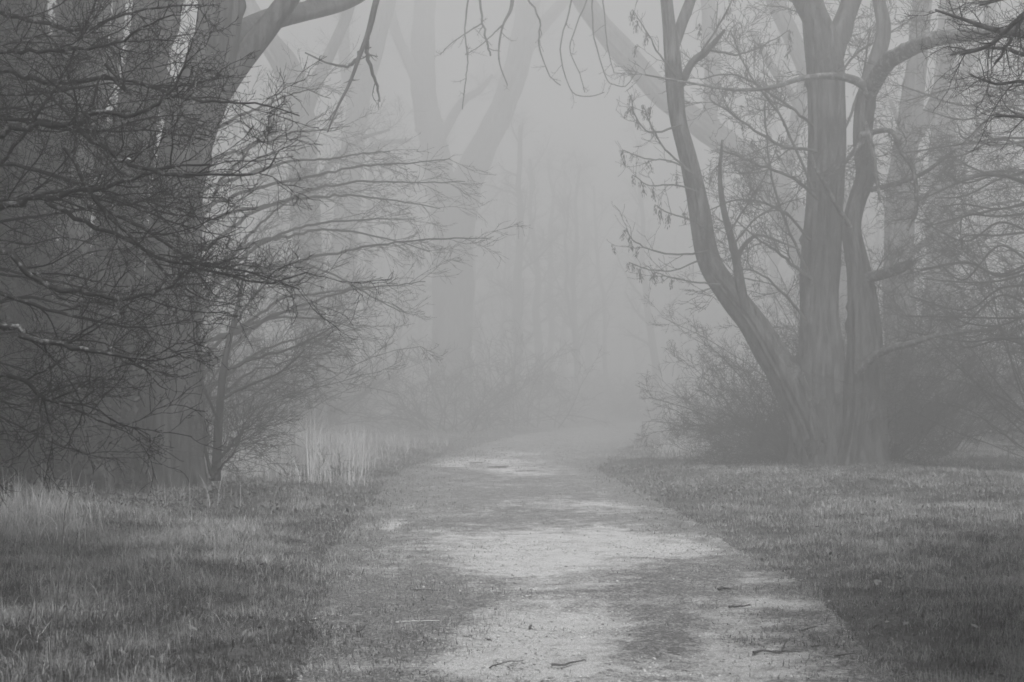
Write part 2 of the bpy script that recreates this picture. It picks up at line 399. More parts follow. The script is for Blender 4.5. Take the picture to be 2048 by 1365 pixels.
rg = np.random.default_rng(11)
gx, gy, gh, gw, gt, gl = [], [], [], [], [], []
for y0, y1, dens, hw in ((5.5, 9, 4600, 1.0), (9, 12, 3600, 1.15), (12, 16, 2400, 1.4), (16, 22, 1300, 1.9), (22, 30, 650, 2.6), (30, 45, 190, 3.8), (45, 75, 50, 6)):
    x, y = scatter(rg, y0, y1, dens, 1.6)
    edge = np.maximum(path_l(y)-x, x-path_r(y))+1.6*(fbm(x, y, .8, 21)-.5)+.9*(fbm(x, y, .22, 4)-.5)
    k = rg.random(len(x)) < np.where(x < path_c(y), np.clip((edge+1.5)/2.0, 0, 1)**1.5, np.clip((edge+1.0)/1.5, 0, 1)**1.6)*np.where(y > 20, .9, 1)+np.clip((y-30)/22, 0, .6); x, y, edge = x[k], y[k], edge[k]
    tuft = fbm(x, y, 0.16, 41); cl = fbm(x, y, 0.55, 40); big = fbm(x, y, 2.2, 44)
    k = rg.random(len(x)) < np.clip(-.25+1.0*tuft+1.1*cl, 0.06, 1); x, y, cl, big, edge, tuft = x[k], y[k], cl[k], big[k], edge[k], tuft[k]
    grow = np.clip(0.62+edge/1.2, 0.5, 1.2)
    h = (0.016+0.05*tuft+0.036*cl+0.03*(big-.4))*grow*rg.uniform(0.5, 1.6, len(x))*np.where(x < 0, 1.15, .95)
    gx.append(x); gy.append(y); gh.append(np.maximum(h, .018)); gw.append(0.0040*hw*rg.uniform(.7, 1.5, len(x)))
    gl.append(np.abs(rg.normal(.9, .75, len(x))))
    gt.append(np.clip(0.36+0.9*(tuft-.5)+1.0*(cl-.5)+0.8*(big-.5)+0.07*(x > path_c(y))+0.22*rg.standard_normal(len(x))+0.5*(rg.random(len(x)) < .12), 0, 1))
gl = np.concatenate(gl)
gx, gy = np.concatenate(gx), np.concatenate(gy)
gz = ground_z(gx, gy)-.005+.018*on_path(gx, gy, .1)
gr = blades('grass', gx, gy, *[np.concatenate(a) for a in (gh, gw, gt)], M_GRASS, bend=gl, rng=rg, z=gz)
tag(gr, 'short grey grass on both verges of the path', 'grass', kind='stuff')

# moss and short turf creeping over the track
mx_, my_, mh_, mw_, mt_ = [], [], [], [], []
for y0, y1, dens, hw in ((6, 9, 2200, 1.0), (9, 13, 1700, 1.2), (13, 20, 900, 1.7), (20, 32, 330, 2.6), (32, 60, 80, 5)):
    x, y = scatter(rg, y0, y1, dens, 0.6)
    k = on_path(x, y, 0.15); x, y = x[k], y[k]
    b_ = bare_at(x, y)
    k = rg.random(len(x)) < np.clip(0.95-1.7*b_, 0.02, 1)*np.clip(fbm(x, y, .3, 60)*2.6-.5, 0.05, 1); x, y = x[k], y[k]
    mx_.append(x); my_.append(y); mh_.append(rg.uniform(.01, .045, len(x))); mw_.append(0.005*hw*rg.uniform(.7, 1.5, len(x)))
    mt_.append(np.clip(rg.normal(.38, .25, len(x)), 0, 1))
ms = blades('moss_and_short_grass', *[np.concatenate(a) for a in (mx_, my_, mh_, mw_, mt_)], M_GRASS, lean=0.9, rng=rg)
tag(ms, 'short turf and moss creeping over the path', 'moss', kind='stuff')

# tall dead grass
def tall(name, label, x, y, h0, h1, wd, tone, bend=0.28, rng=rg, seed=64):
    c = np.clip(2.6*fbm(x, y, .55, seed)-.6, .15, 1.35)
    h = rng.uniform(h0, h1, len(x))*rng.uniform(.35, 1, len(x))*c
    le = np.abs(rng.normal(bend, bend*.7, len(x)))+.9*(rng.random(len(x)) < .10)
    o = blades(name, x, y, h, wd*rng.uniform(.6, 1.4, len(x)), np.clip(rng.normal(tone, .25, len(x))+.5*(c-.7), 0, 1), M_DRY, bend=le, rng=rng, seg=5)
    return tag(o, label, 'grass', kind='stuff')
def patch_pts(n, px0, px1, d0, d1, rng=rg, clump=0.6, seed=70):
    d = rng.uniform(d0, d1, n*3); px = rng.uniform(px0, px1, n*3)+rng.normal(0, 1, n*3)*(px1-px0)*.09*(rng.random(n*3) < .6); x = (px-1024)/F*d
    k = (rng.random(n*3) < np.clip(2.4*(fbm(x, d, clump, seed)-.28), 0, 1)) & ~on_path(x, d, .4) & (rng.random(n*3) < np.clip((np.maximum(path_l(d)-x, x-path_r(d))-.2)/2.2, 0, 1))
    return x[k][:n], d[k][:n]
x, y = patch_pts(5200, -140, 170, 14.0, 20.0); tall('dry_grass', 'pale dry tall grass standing in front of the ivy covered trunk', x, y, .06, .8, .006, .5, .4)
x, y = patch_pts(420, -60, 560, 20.0, 23.5); tall('dry_grass', 'sparse dry stalks around the foot of the two big trunks', x, y, .15, .75, .006, .35)
x, y = patch_pts(9000, 405, 740, 26, 40, seed=75); tall('dry_grass', 'bank of pale dry tall grass between the sapling and the path', x, y, .35, 1.45, .012, .66, .3)
x, y = patch_pts(2600, 660, 900, 36, 52, seed=76); tall('dry_grass', 'faint tall grass at the bend where the fog thickens', x, y, .15, .9, .016, .3, .35)
x, y = patch_pts(1500, 1320, 1470, 38, 46, seed=77); tall('dry_grass', 'pale tuft of tall grass beside the shrub at the bend', x, y, .25, .8, .016, .6, .25)
x, y = patch_pts(900, 40, 560, 7.5, 12, seed=79); tall('dry_grass', 'withered straw among the near verge grass', x, y, .08, .26, .005, .3, .8)
x, y = patch_pts(500, 1560, 2060, 8.5, 16, seed=80); tall('dry_grass', 'scattered pale straw in the verge under the big tree', x, y, .06, .16, .005, .3, .9)

# ------------------------------------------------------------------ pebbles and leaf litter
def pebbles(name, label, x, y, s, tone, mat):
    base = np.array([[1, 0, 0], [-1, 0, 0], [0, 1, 0], [0, -1, 0], [0, 0, 1], [0, 0, -.6]], float)
    tri = np.array([[0, 2, 4], [2, 1, 4], [1, 3, 4], [3, 0, 4], [2, 0, 5], [1, 2, 5], [3, 1, 5], [0, 3, 5]])
    n = len(x); sc_ = s[:, None, None]*rg.uniform(.55, 1.3, (n, 6, 1))*np.array([1, 1, .55])
    a = rg.random(n)*6.28; c, s_ = np.cos(a), np.sin(a)
    Vb = base[None]*sc_; Vr = np.stack([Vb[..., 0]*c[:, None]-Vb[..., 1]*s_[:, None], Vb[..., 0]*s_[:, None]+Vb[..., 1]*c[:, None], Vb[..., 2]], -1)
    Vr += np.stack([x, y, ground_z(x, y)+0.012], 1)[:, None]
    T = ((np.arange(n)*6)[:, None, None]+tri[None]).reshape(-1, 3)
    return tag(link(name, raw_mesh(name, Vr.reshape(-1, 3), [T], {'tone': np.repeat(tone, 6)}), mat), label, 'gravel', kind='stuff')
M_STONE = tone_mat('stone', 0.15, 0.62, 0)
x, y = [], []
for y0, y1, dens in ((6, 10, 1500), (10, 16, 900), (16, 26, 160), (26, 45, 25)):
    a, c = scatter(rg, y0, y1, dens, .3); k = on_path(a, c, -.1); a, c = a[k], c[k]
    k = rg.random(len(a)) < np.clip(fbm(a, c, .45, 90)*2.4-.75, 0.03, 1); x.append(a[k]); y.append(c[k])
x = np.concatenate(x); y = np.concatenate(y)
pebbles('gravel', 'small pale stones scattered over the path', x, y, np.minimum(rg.gamma(1.6, .0026, len(x))+.002, .02), np.clip(rg.normal(.62, .3, len(x)), 0, 1), M_STONE)

def leaf_cards(x, y, z, size, rng, tilt=0.5):
    """curled leaf: two quads folded along the midrib"""
    n = len(x); a = rng.random(n)*6.28
    u = np.stack([np.cos(a), np.sin(a), rng.normal(0, tilt, n)], 1); u /= np.linalg.norm(u, axis=1, keepdims=True)
    v = np.stack([-np.sin(a), np.cos(a), rng.normal(0, tilt, n)], 1); v -= u*np.sum(u*v, 1, keepdims=True); v /= np.linalg.norm(v, axis=1, keepdims=True)
    wv = np.cross(u, v); s = size[:, None]; c = np.stack([x, y, z], 1); cu = rng.uniform(.05, .45, n)[:, None]
    V = np.stack([c-u*s, c-u*s*.2+v*s*.48+wv*s*cu, c-u*s*.1, c-u*s*.2-v*s*.48+wv*s*cu, c+u*s+wv*s*cu*.6, c+u*s*.45+v*s*.36+wv*s*cu, c+u*s*.45-v*s*.36+wv*s*cu], 1)
    f = np.array([[0, 2, 5, 1], [2, 4, 5, 5], [0, 3, 6, 2], [2, 6, 4, 4]])
    q = np.array([[0, 2, 5, 1], [0, 3, 6, 2]]); t = np.array([[2, 4, 5], [2, 6, 4]])
    b_ = (np.arange(n)*7)[:, None, None]
    return V.reshape(-1, 3), (b_+q[None]).reshape(-1, 4), (b_+t[None]).reshape(-1, 3)
def litter(name, label, x, y, size, tone, mat, tilt=.4, dz=.015):
    V, q, t = leaf_cards(x, y, ground_z(x, y)+dz, size, rg, tilt)
    return tag(link(name, raw_mesh(name, V, [q, t], {'tone': np.repeat(tone, 7)}, smooth=False), mat), label, 'leaves', kind='stuff')
x, y = scatter(rg, 6, 26, 6, .3); k = on_path(x, y, .3); x, y = x[k], y[k]
litter('fallen_leaves', 'crumbled dark leaf bits strewn over the path', x, y, rg.uniform(.005, .016, len(x)), np.clip(rg.normal(.25, .25, len(x)), 0, 1), M_LITTER)
d = rg.uniform(22, 34, 6000); px = rg.normal(1520, 180, 6000); x = (px-1024)/F*d; k = ~on_path(x, d, -.3)
litter('fallen_leaves', 'old leaves and low weeds around the foot of the big tree', x[k], d[k], rg.uniform(.012, .034, k.sum()), np.clip(rg.normal(.45, .3, k.sum()), 0, 1), M_LITTER, .8, .05)
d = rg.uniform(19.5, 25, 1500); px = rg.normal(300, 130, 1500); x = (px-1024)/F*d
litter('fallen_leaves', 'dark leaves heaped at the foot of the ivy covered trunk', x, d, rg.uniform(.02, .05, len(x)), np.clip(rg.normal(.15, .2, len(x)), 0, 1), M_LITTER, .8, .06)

x, y = scatter(rg, 6.5, 24, 9, .5); k = ~on_path(x, y, .1); x, y = x[k], y[k]
litter('fallen_leaves', 'dead leaves scattered in the grass of both verges', x, y, rg.uniform(.012, .034, len(x)), np.clip(rg.normal(.5, .4, len(x)), 0, 1), M_LITTER, .7, .05)

# ------------------------------------------------------------------ trees with drawn trunks
def foot(P):
    p = P[np.argmin(P[:, 2])]; return (p[0], p[1], float(ground_z(p[0], p[1])))
def make_tree(name, label, trunk_px, d0, d1=None, limbs=(), mat=M_BARK, seed=1, flare=.35, cat='tree', group=None, twig=None, spec=None, lmat=None,
              sides=72, extra=None, flute=.06, tgrow=0):
    """trunk_px: (px,py,r); limbs: list of (pts, d0, d1); spec: shoots grown on the limbs"""
    rng = np.random.default_rng(seed)
    P, Rd = line_px(trunk_px, d0, d1); root = thing(name, foot(P), label, cat, group)
    V, q = trunk_geo(P, Rd, rng, sides, flare=flare, flute=flute)
    g = Geo(); g.addmesh(V, q); g.build('trunk', mat, root)
    lines = []
    for pts, a, b_ in limbs:
        lp, lr = line_px(pts, a, b_, n=max(14, len(pts)*4)); lines.append((lp, lr))
        g = Geo()
        if lr.max() > 0.05: g.addmesh(*trunk_geo(lp, lr, rng, 20, flute=.05))
        else: g.add(lp+rng.normal(0, 1, lp.shape)*lr[:, None]*.5, lr, 7)
        g.build('limb', lmat or mat, root)
    if spec:
        PP, RR = resample(lines+([(P, Rd)] if tgrow else []), 20)
        crown(root, 'crown', PP, RR, spec, twig or M_TWIG, rng)
    return root, (P, Rd), lines

def crown(root, name, PP, RR, spec, mat, rng):
    g = Geo(); last = (PP, RR); levels = []
    for s in spec:
        s = dict(s); sd_ = s.pop('sides', 3)
        last = sprout(rng, *last, **s); g.add(*last, sd_); levels.append(last)
    o = g.build(name, mat, root); return o, levels

SP_FINE = [dict(k=8, lo=.7, hi=1.8, ang=48, n=9, wob=.17, trop=.02, rr=.5, rmax=.016, sides=4),
           dict(k=7, lo=.3, hi=.8, ang=45, n=7, wob=.2, trop=.03, rr=.55, rmin=.0022),
           dict(k=4, lo=.1, hi=.35, ang=45, n=5, wob=.22, trop=.05, rr=.6, rmin=.0016)]

# --- left pair
t1, (tp, tr), _ = make_tree('ivy_covered_tree', 'tree with ivy covered trunk between the dry grass and the big trunk', 
    [(205, 1004, 84), (212, 940, 68), (218, 800, 56), (225, 650, 50), (240, 480, 42), (262, 300, 36), (288, 150, 33), (300, 0, 30), (310, -160, 26)], 23.0,
    limbs=[([(250, 400, 26), (205, 300, 22), (180, 150, 18), (170, 0, 15)], 23.0, 22.2), ([(285, 170, 20), (335, 60, 18), (350, -40, 15)], 23.0, 23.4)],
    mat=M_BARK_DARK, seed=21, spec=SP_FINE)
def add_ivy(root, tp, tr, n, top, seed, spread=1.22, size=(.03, .065)):
    rng = np.random.default_rng(seed); u = rng.random(n)**1.1; W = catmull(np.hstack([tp, tr[:, None]]), 200); ii = (u*200*top).astype(int)
    a = rng.uniform(0, 6.28, n); keep = rng.random(n) < np.clip(fbm(a*1.5, W[ii, 2]*1.3, .8, 3)*3-.6, 0, 1)
    ii, a = ii[keep], a[keep]; rr_ = W[ii, 3]*rng.uniform(1.0, spread, len(ii))+rng.random(len(ii))*.06
    x, y, z = W[ii, 0]+np.cos(a)*rr_, W[ii, 1]+np.sin(a)*rr_, W[ii, 2]+rng.normal(0, .04, len(ii))
    V, q, t = leaf_cards(x, y, z, rng.uniform(*size, len(x)), rng, 1.4)
    link('ivy', raw_mesh('ivy', V-np.array(root.location), [q, t], {'tone': np.repeat(rng.random(len(x)), 7)}, False), M_LEAF_IVY, root)
add_ivy(t1, tp, tr, 11000, .8, 5)
ivl = [([(52, 500, 22), (10, 380, 18), (-20, 200, 15), (-30, 0, 12)], 24, 23.4), ([(58, 420, 20), (110, 280, 17), (130, 120, 14), (150, -40, 11)], 24, 24.4), ([(60, 600, 10), (120, 540, 8), (160, 500, 5)], 24, 23.5)]
t3, (tp3, tr3), il = make_tree('ivy_clad_tree', 'tree smothered in ivy at the picture edge behind the lichen spotted twigs',
    [(40, 990, 70), (44, 920, 58), (50, 780, 50), (52, 600, 44), (56, 400, 38), (50, 200, 33), (40, 0, 28), (36, -180, 22)], 24.0, limbs=ivl, mat=M_BARK_DARK, seed=28, spec=SP_FINE)
add_ivy(t3, tp3, tr3, 16000, .95, 6, 1.7, (.04, .08))
for k, (lp, lr) in enumerate(il[:2]): add_ivy(t3, lp, lr, 7000, .98, 60+k, 2.2, (.04, .08))
i3 = make_tree('ivy_clad_tree', 'ivy hung tree beyond the frame edge to the side of the ivy smothered trunk',
    [(-110, 1010, 70), (-104, 900, 58), (-96, 700, 50), (-86, 400, 42), (-90, 100, 34), (-96, -180, 24)], 20.0, limbs=[([(-90, 560, 20), (-30, 420, 18), (0, 260, 15), (20, 60, 12), (24, -100, 9)], 20, 20.3), ([(-90, 460, 18), (-40, 250, 15), (-30, 40, 12)], 20, 19.4)], mat=M_BARK_DARK, seed=29, spec=SP_FINE)
add_ivy(i3[0], *i3[1], 16000, .95, 7, 1.8, (.04, .08))
for k, (lp, lr) in enumerate(i3[2]): add_ivy(i3[0], lp, lr, 7000, .98, 70+k, 2.4, (.04, .08))

make_tree('leafless_tree', 'bare tree in the gap between the ivy covered trunk and the ivy smothered one',
    [(135, 965, 42), (138, 800, 34), (150, 500, 30), (166, 300, 27), (190, 100, 24), (205, -60, 20), (212, -180, 16)], 30, limbs=[([(150, 480, 16), (110, 330, 13), (90, 150, 10), (85, -20, 8)], 30, 30.5), ([(170, 280, 16), (225, 130, 13), (240, -20, 11)], 30, 29.5), ([(155, 420, 9), (220, 330, 7), (260, 200, 5), (270, 60, 3)], 30, 29), ([(160, 380, 9), (200, 400, 6), (280, 360, 4), (330, 300, 2)], 30, 29)], mat=M_BARK_DARK, seed=30, spec=SP_FINE, tgrow=1)
HANG = [[(942, -30, 2.0), (930, 51, 1.5), (935, 120, 1.2), (931, 160, 1.0), (925, 219, 0.9)], [(952, -30, 2.5), (969, 65, 2.1), (981, 110, 1.7)],
        [(1026, -20, 4.5), (1022, 18, 3.4), (1006, 51, 2.0), (998, 96, 1.7), (1000, 130, 1.3), (1015, 171, 0.9)], [(1042, -20, 2.0), (1078, 38, 1.7), (1078, 89, 1.4), (1096, 147, 1.1), (1120, 171, 0.9)],
        [(1146, -30, 2.0), (1138, 20, 1.6), (1121, 103, 1.3), (1143, 181, 1.0), (1181, 193, 0.9), (1208, 185, 0.9)], [(1184, -30, 1.7), (1188, 68, 1.4), (1212, 154, 1.1), (1232, 171, 1.0), (1253, 171, 0.9), (1273, 143, 0.9)],
        [(1205, -30, 1.5), (1214, 85, 1.1), (1228, 147, 0.9)], [(1006, 51, 1.5), (960, 92, 0.9), (930, 110, 0.9)], [(965, 45, 1.5), (905, 85, 1.0), (880, 110, 0.9)], [(1180, -20, 1.5), (1150, 60, 1.3), (1140, 100, 1.0), (1160, 150, 0.9), (1170, 185, 0.9)]]
t2, (tp2, tr2), _ = make_tree('forked_tree', 'big bare tree with thick dark trunk forking high above the verge',
    [(345, 990, 66), (346, 940, 60), (347, 800, 57), (349, 600, 53), (354, 420, 50), (378, 280, 51), (410, 180, 50), (432, 90, 44), (445, 0, 40), (450, -160, 34)], 24.4,
    limbs=[([(425, 140, 30), (480, 75, 26), (540, 40, 21), (620, 22, 18), (700, -2, 16), (780, -45, 14), (900, -70, 12), (1050, -75, 9), (1220, -60, 6)], 24.4, 35),
           ([(418, 215, 28), (452, 165, 24), (492, 108, 22), (540, 48, 20), (590, -20, 17), (640, -120, 14)], 24.4, 25.2),
           ([(360, 260, 22), (332, 190, 20), (300, 90, 17), (280, -20, 14)], 24.4, 25)] +
          [(h, 35, 34) for h in HANG] +
          [([(764, -40, 7.5), (748, 20, 6), (735, 70, 5.2), (718, 115, 4.2), (700, 165, 3), (675, 215, 2.2), (655, 265, 1.5)], 24, 23.4),
           ([(733, 72, 5), (737, 120, 4), (752, 165, 3), (760, 205, 1.6)], 23.9, 23.6), ([(722, 105, 4.5), (700, 130, 3), (660, 128, 2), (610, 105, 1.4)], 23.9, 23.5)],
    mat=M_BARK_DARK, seed=22, spec=None)
rng = np.random.default_rng(31)
HL = [line_px(h, 35, 34, 20) for h in HANG]+[line_px([(748, 20, 6), (718, 115, 5), (675, 215, 3), (655, 265, 2)], 24, 23.4, 20), line_px([(733, 72, 4), (737, 120, 3), (760, 205, 1.6)], 23.9, 23.6, 20)]
PP, RR = resample(HL, 18)
crown(t2, 'crown', PP, RR, [dict(k=4, lo=.25, hi=.7, ang=50, n=8, wob=.16, trop=.06, rr=.6, rmin=.004, tmin=.2), dict(k=4, lo=.06, hi=.2, ang=50, n=4, wob=.2, trop=.1, rr=.7, rmin=.003)], M_TWIG, rng)

# --- sapling beside the big trunk, and the tree behind it whose long fine shoots arch out to the right
SAP = [[(430, 930, 4), (455, 900, 3), (480, 870, 2), (497, 852, 1.4)], [(425, 950, 4), (410, 890, 3), (408, 830, 2)], [(430, 900, 4), (470, 890, 2.4), (490, 855, 1.6)], [(428, 955, 3), (445, 930, 2.4), (470, 905, 1.6)],
       [(441, 800, 3.4), (500, 770, 2.6), (560, 745, 2), (610, 700, 1.2)], [(450, 740, 3.4), (520, 715, 2.6), (600, 690, 2), (665, 655, 1.2)], [(437, 840, 3), (400, 760, 2.2), (380, 700, 1.4)], [(462, 670, 3), (500, 600, 2.2), (545, 560, 1.4)]]
SP_ARCH = [dict(k=14, lo=.5, hi=1.7, ang=27, n=9, wob=.11, trop=-.012, rr=.7, rmin=.0034, rmax=.006, sides=3, flat=.8), dict(k=6, lo=.25, hi=.9, ang=32, n=6, wob=.14, trop=0, rr=.7, rmin=.003, tmin=.2), dict(k=3, lo=.1, hi=.4, ang=36, n=4, wob=.15, trop=.02, rr=.8, rmin=.0026, tmin=.3)]
make_tree('hazel_sapling', 'slim sapling with a thin stem just beside the thick forked trunk', [(431, 962, 10), (434, 900, 9), (440, 800, 8), (450, 720, 6.5), (468, 640, 4.5), (484, 570, 3), (495, 500, 1.8)], 22.4,
    limbs=[(h, 22.3, 21.2+.8*(i % 3)) for i, h in enumerate(SAP)], mat=M_TWIG, seed=23, flare=.1, sides=14, spec=SP_ARCH)
rng = np.random.default_rng(26); ARCH = []
for (x1, y1), (x0, y0), sag in (((975, 478), (390, 640), -60), ((900, 318), (395, 420), -45), ((930, 370), (385, 520), -70), ((860, 505), (390, 560), -95), ((850, 552), (380, 700), -60), ((800, 622), (385, 600), -95), ((720, 650), (380, 700), -70), ((690, 610), (380, 780), -60), ((660, 655), (385, 800), -40), ((780, 300), (400, 380), -30), ((830, 440), (385, 600), -80), ((700, 240), (410, 330), -30), ((640, 180), (405, 260), -25), ((760, 570), (380, 740), -80), ((600, 720), (380, 840), -30), ((880, 420), (390, 470), -60), ((560, 250), (400, 450), -20), ((620, 380), (390, 640), -60)):
    t = np.linspace(0, 1, 9); xs_ = x0+(x1-x0)*t; yy = y0+(y1-y0)*t+sag*np.sin(t*math.pi)*(1-.35*t)+np.cumsum(rng.normal(0, 7, 9))*(t > 0)*(1-t*.6)
    ARCH.append([(a, b_, r_) for a, b_, r_ in zip(xs_, yy, np.linspace(4.2, .9, 9))])
make_tree('arching_tree', 'tree hidden behind the thick forked trunk with long fine shoots arching towards the path', [(372, 975, 24), (370, 800, 21), (374, 600, 18), (380, 400, 15), (392, 200, 12), (405, 0, 8), (410, -150, 6)], 29.5,
    limbs=[(h, 29.5, 26.5+1.1*(i % 4)) for i, h in enumerate(ARCH)], mat=M_TWIG, seed=27, flare=.2, sides=20, spec=SP_ARCH)

# --- near thicket tree outside the left edge, its lichen spotted limbs hang into the picture
NEAR = [([(-260, 160, 9), (-30, 108, 4.5), (60, 103, 4), (150, 98, 3.6), (230, 85, 3), (300, 48, 2.2), (350, 28, 1.4)], 9.6, 9.2), ([(-260, 220, 11), (-20, 142, 6), (60, 158, 5.5), (150, 165, 5), (250, 160, 4), (330, 185, 3.4), (370, 195, 3), (450, 205, 2.4), (520, 208, 1.8), (600, 232, 1.2)], 10.4, 9.6),
        ([(-260, 360, 14), (-20, 268, 8), (50, 252, 7), (150, 250, 6), (172, 232, 5.5), (190, 226, 5.2), (270, 228, 4.2), (320, 205, 3.4), (360, 150, 2.6), (386, 78, 1.5)], 9.2, 8.9), ([(140, 252, 5.5), (190, 285, 5), (240, 322, 4.6), (270, 331, 4.2), (340, 350, 3.4), (400, 349, 2.8), (520, 345, 2), (560, 300, 1.2)], 9.05, 8.9),
        ([(-260, 520, 14), (-20, 425, 7.5), (60, 402, 7), (150, 385, 5.5), (250, 365, 4), (330, 335, 3), (420, 330, 2)], 9.4, 9.2), ([(-260, 560, 14), (0, 505, 8), (40, 535, 7), (100, 575, 6), (170, 585, 5), (240, 600, 4), (290, 590, 3), (340, 575, 2.4), (365, 550, 1.6)], 8.8, 8.7),
        ([(-260, 640, 14), (0, 650, 8), (60, 675, 6.5), (160, 698, 5), (240, 712, 3.8), (300, 722, 2.4)], 8.2, 8.0), ([(90, 400, 5), (160, 440, 4.6), (250, 478, 4), (330, 520, 3.4), (420, 540, 2.8), (530, 566, 2.2), (615, 545, 1.4)], 9.6, 9.4),
        ([(130, 290, 4.6), (165, 360, 4.2), (225, 440, 3.6), (290, 500, 3), (345, 560, 2.2), (410, 600, 1.5)], 9.1, 9.0), ([(-60, 750, 6), (40, 760, 4.5), (85, 795, 4), (120, 806, 3.4), (200, 842, 2), (245, 858, 1.2)], 8.4, 8.4),
        ([(180, 410, 4.4), (280, 455, 4), (343, 492, 3.4), (403, 528, 3), (500, 545, 2.2), (600, 580, 1.3)], 10.4, 10.2), ([(0, 330, 4), (60, 250, 3.6), (110, 180, 3), (160, 80, 2.2), (200, -20, 1.4)], 9.9, 9.7), ([(60, 170, 3.4), (130, 220, 3), (200, 300, 2.6), (290, 400, 2), (360, 470, 1.4)], 10.6, 10.4),
        ([(-260, 60, 10), (-40, 20, 6), (60, 40, 4.5), (160, 60, 3.5), (280, 20, 2.4), (400, 10, 1.4)], 10.8, 10.6), ([(-60, 560, 5), (60, 610, 4), (180, 640, 3), (280, 655, 2.2), (380, 640, 1.3)], 9.7, 9.5), ([(-260, 420, 10), (-40, 330, 5), (80, 345, 4.4), (170, 370, 3.6), (300, 420, 2.4), (440, 440, 1.4)], 11, 10.8),
        ([(210, 130, 3.4), (260, 190, 3), (205, 150, 2.6), (185, 215, 2), (170, 270, 1.4)], 10, 9.9)]
rng = np.random.default_rng(25)
for k in range(20):
    y0 = rng.uniform(-40, 860); x1 = rng.uniform(180, 480)*(1 if y0 < 650 else .5); dr = rng.normal(20, 70); dd_ = rng.uniform(9.8, 14.5); r0 = rng.uniform(2.0, 3.8)
    xs_ = np.linspace(-250, x1, 7); yy = y0-60*(1-np.linspace(0, 1, 7))**2*rng.normal(.5, 1)+dr*np.linspace(0, 1, 7)**2+rng.normal(0, 11, 7)
    NEAR.append(([(a, b_, r_) for a, b_, r_ in zip(xs_, yy, np.linspace(r0+1.2, 1.0, 7))], dd_, dd_-.3))
tn, (tpn, trn), nl = make_tree('lichen_spotted_tree', 'near dark tree reaching lichen spotted twigs in from the left edge',
    [(-330, 1330, 60), (-320, 1000, 46), (-300, 700, 40), (-290, 400, 34), (-270, 100, 28), (-240, -200, 20)], 9.3, limbs=NEAR, mat=M_BARK_DARK, lmat=M_LIMB_NEAR, seed=24, flare=.3)
rng = np.random.default_rng(77)
PP, RR = resample(nl, 22)
c_, lv = crown(tn, 'crown', PP, RR, [dict(k=12, lo=.35, hi=1.1, ang=42, n=10, wob=.17, trop=.01, rr=.55, rmin=.0024, rmax=.006, sides=4, tmin=.2), dict(k=7, lo=.14, hi=.45, ang=45, n=7, wob=.2, trop=.02, rr=.6, rmin=.0019), dict(k=4, lo=.05, hi=.18, ang=48, n=4, wob=.22, trop=.04, rr=.7, rmin=.0016)], M_TWIG_NEAR, rng)
tips = lv[1][0][:, -1]
proj = 1024+tips[:, 0]/tips[:, 1]*F
cand = tips[(proj > 60) & (proj < 620)]
vis = cand[rng.choice(len(cand), 44, replace=False)]
for p in vis:
    V, q, t = leaf_cards(np.zeros(1), np.zeros(1), np.zeros(1), np.array([rng.uniform(.010, .022)]), rng, 1.2)
    o = link('withered_leaf', raw_mesh('withered_leaf', V, [q, t], {'tone': np.full(7, rng.uniform(.2, .9))}, False), M_DEAD, tn)
    o.location = p-np.array(tn.location)-np.array([0, 0, .012])

# --- more thicket behind it
def shrub(name, label, px, py, d, n, h0, h1, seed, spread=.9, bias=(0, 0, .6), cat='shrub', group=None, mat=M_TWIG, r0=.018, k1=10, k2=7, k3=4, rmin=.003, th=1.0, fine=1.0):
    rng = np.random.default_rng(seed)
    x = (px-1024)/F*d; root = thing(name, (x, d, float(ground_z(x, d))), label, cat, group)
    az = rng.random(n)*6.28; el = rng.uniform(.15, 1.3, n)
    d0 = np.stack([np.cos(az)*np.cos(el)*spread, np.sin(az)*np.cos(el)*spread, np.sin(el)], 1)+np.array(bias)*0.3
    d0 /= np.linalg.norm(d0, axis=1, keepdims=True); Lh = rng.uniform(h0, h1, n); nn = 14
    P = np.empty((n, nn, 3)); P[:, 0] = np.array([x, d, ground_z(x, d)])+np.stack([rng.normal(0, .15, n), rng.normal(0, .15, n), np.full(n, -.02)], 1)
    dd = d0.copy()
    for i in range(1, nn):
        dd = dd+rng.normal(size=dd.shape)*.10; dd[:, 2] -= .012; dd /= np.linalg.norm(dd, axis=1, keepdims=True)
        P[:, i] = P[:, i-1]+dd*(Lh/(nn-1))[:, None]
    P[:, :, 2] = np.maximum(P[:, :, 2], ground_z(P[:, :, 0], P[:, :, 1])+.02*np.arange(nn)[None]/nn)
    Rd = (r0*rng.uniform(.6, 1.2, n))[:, None]*np.linspace(1, .3, nn)[None]
    g = Geo(); g.add(P, Rd, 5); g.build('stems', M_BARK_DARK, root)
    crown(root, 'crown', P, Rd, [dict(k=k1, lo=.5*th, hi=1.3*th, ang=42, n=8, wob=.2, trop=.0, rr=.55, rmin=rmin, rmax=.008), dict(k=k2, lo=.2*th, hi=.6*th, ang=45, n=6, wob=.22, trop=.02, rr=.6, rmin=rmin*.8), dict(k=k3, lo=.08*th, hi=.25*th, ang=48, n=4, wob=.22, trop=.04, rr=.7, rmin=rmin*.65)], mat, rng)
    return root
shrub('leafless_shrub', 'dense dark leafless shrub behind the pale dry grass at the picture edge', -40, 0, 22.0, 24, 2.2, 4.8, 41, rmin=.0034)
shrub('leafless_shrub', 'shrub beyond the frame edge beside the ivy covered trunk', -120, 0, 23, 20, 3, 6.5, 43, rmin=.004, bias=(.5, 0, 1))
shrub('leafless_shrub', 'greyer tangled shrub behind the thick forked trunk', 300, 0, 28, 22, 3, 6.5, 44, rmin=.0048, bias=(.5, 0, .8))
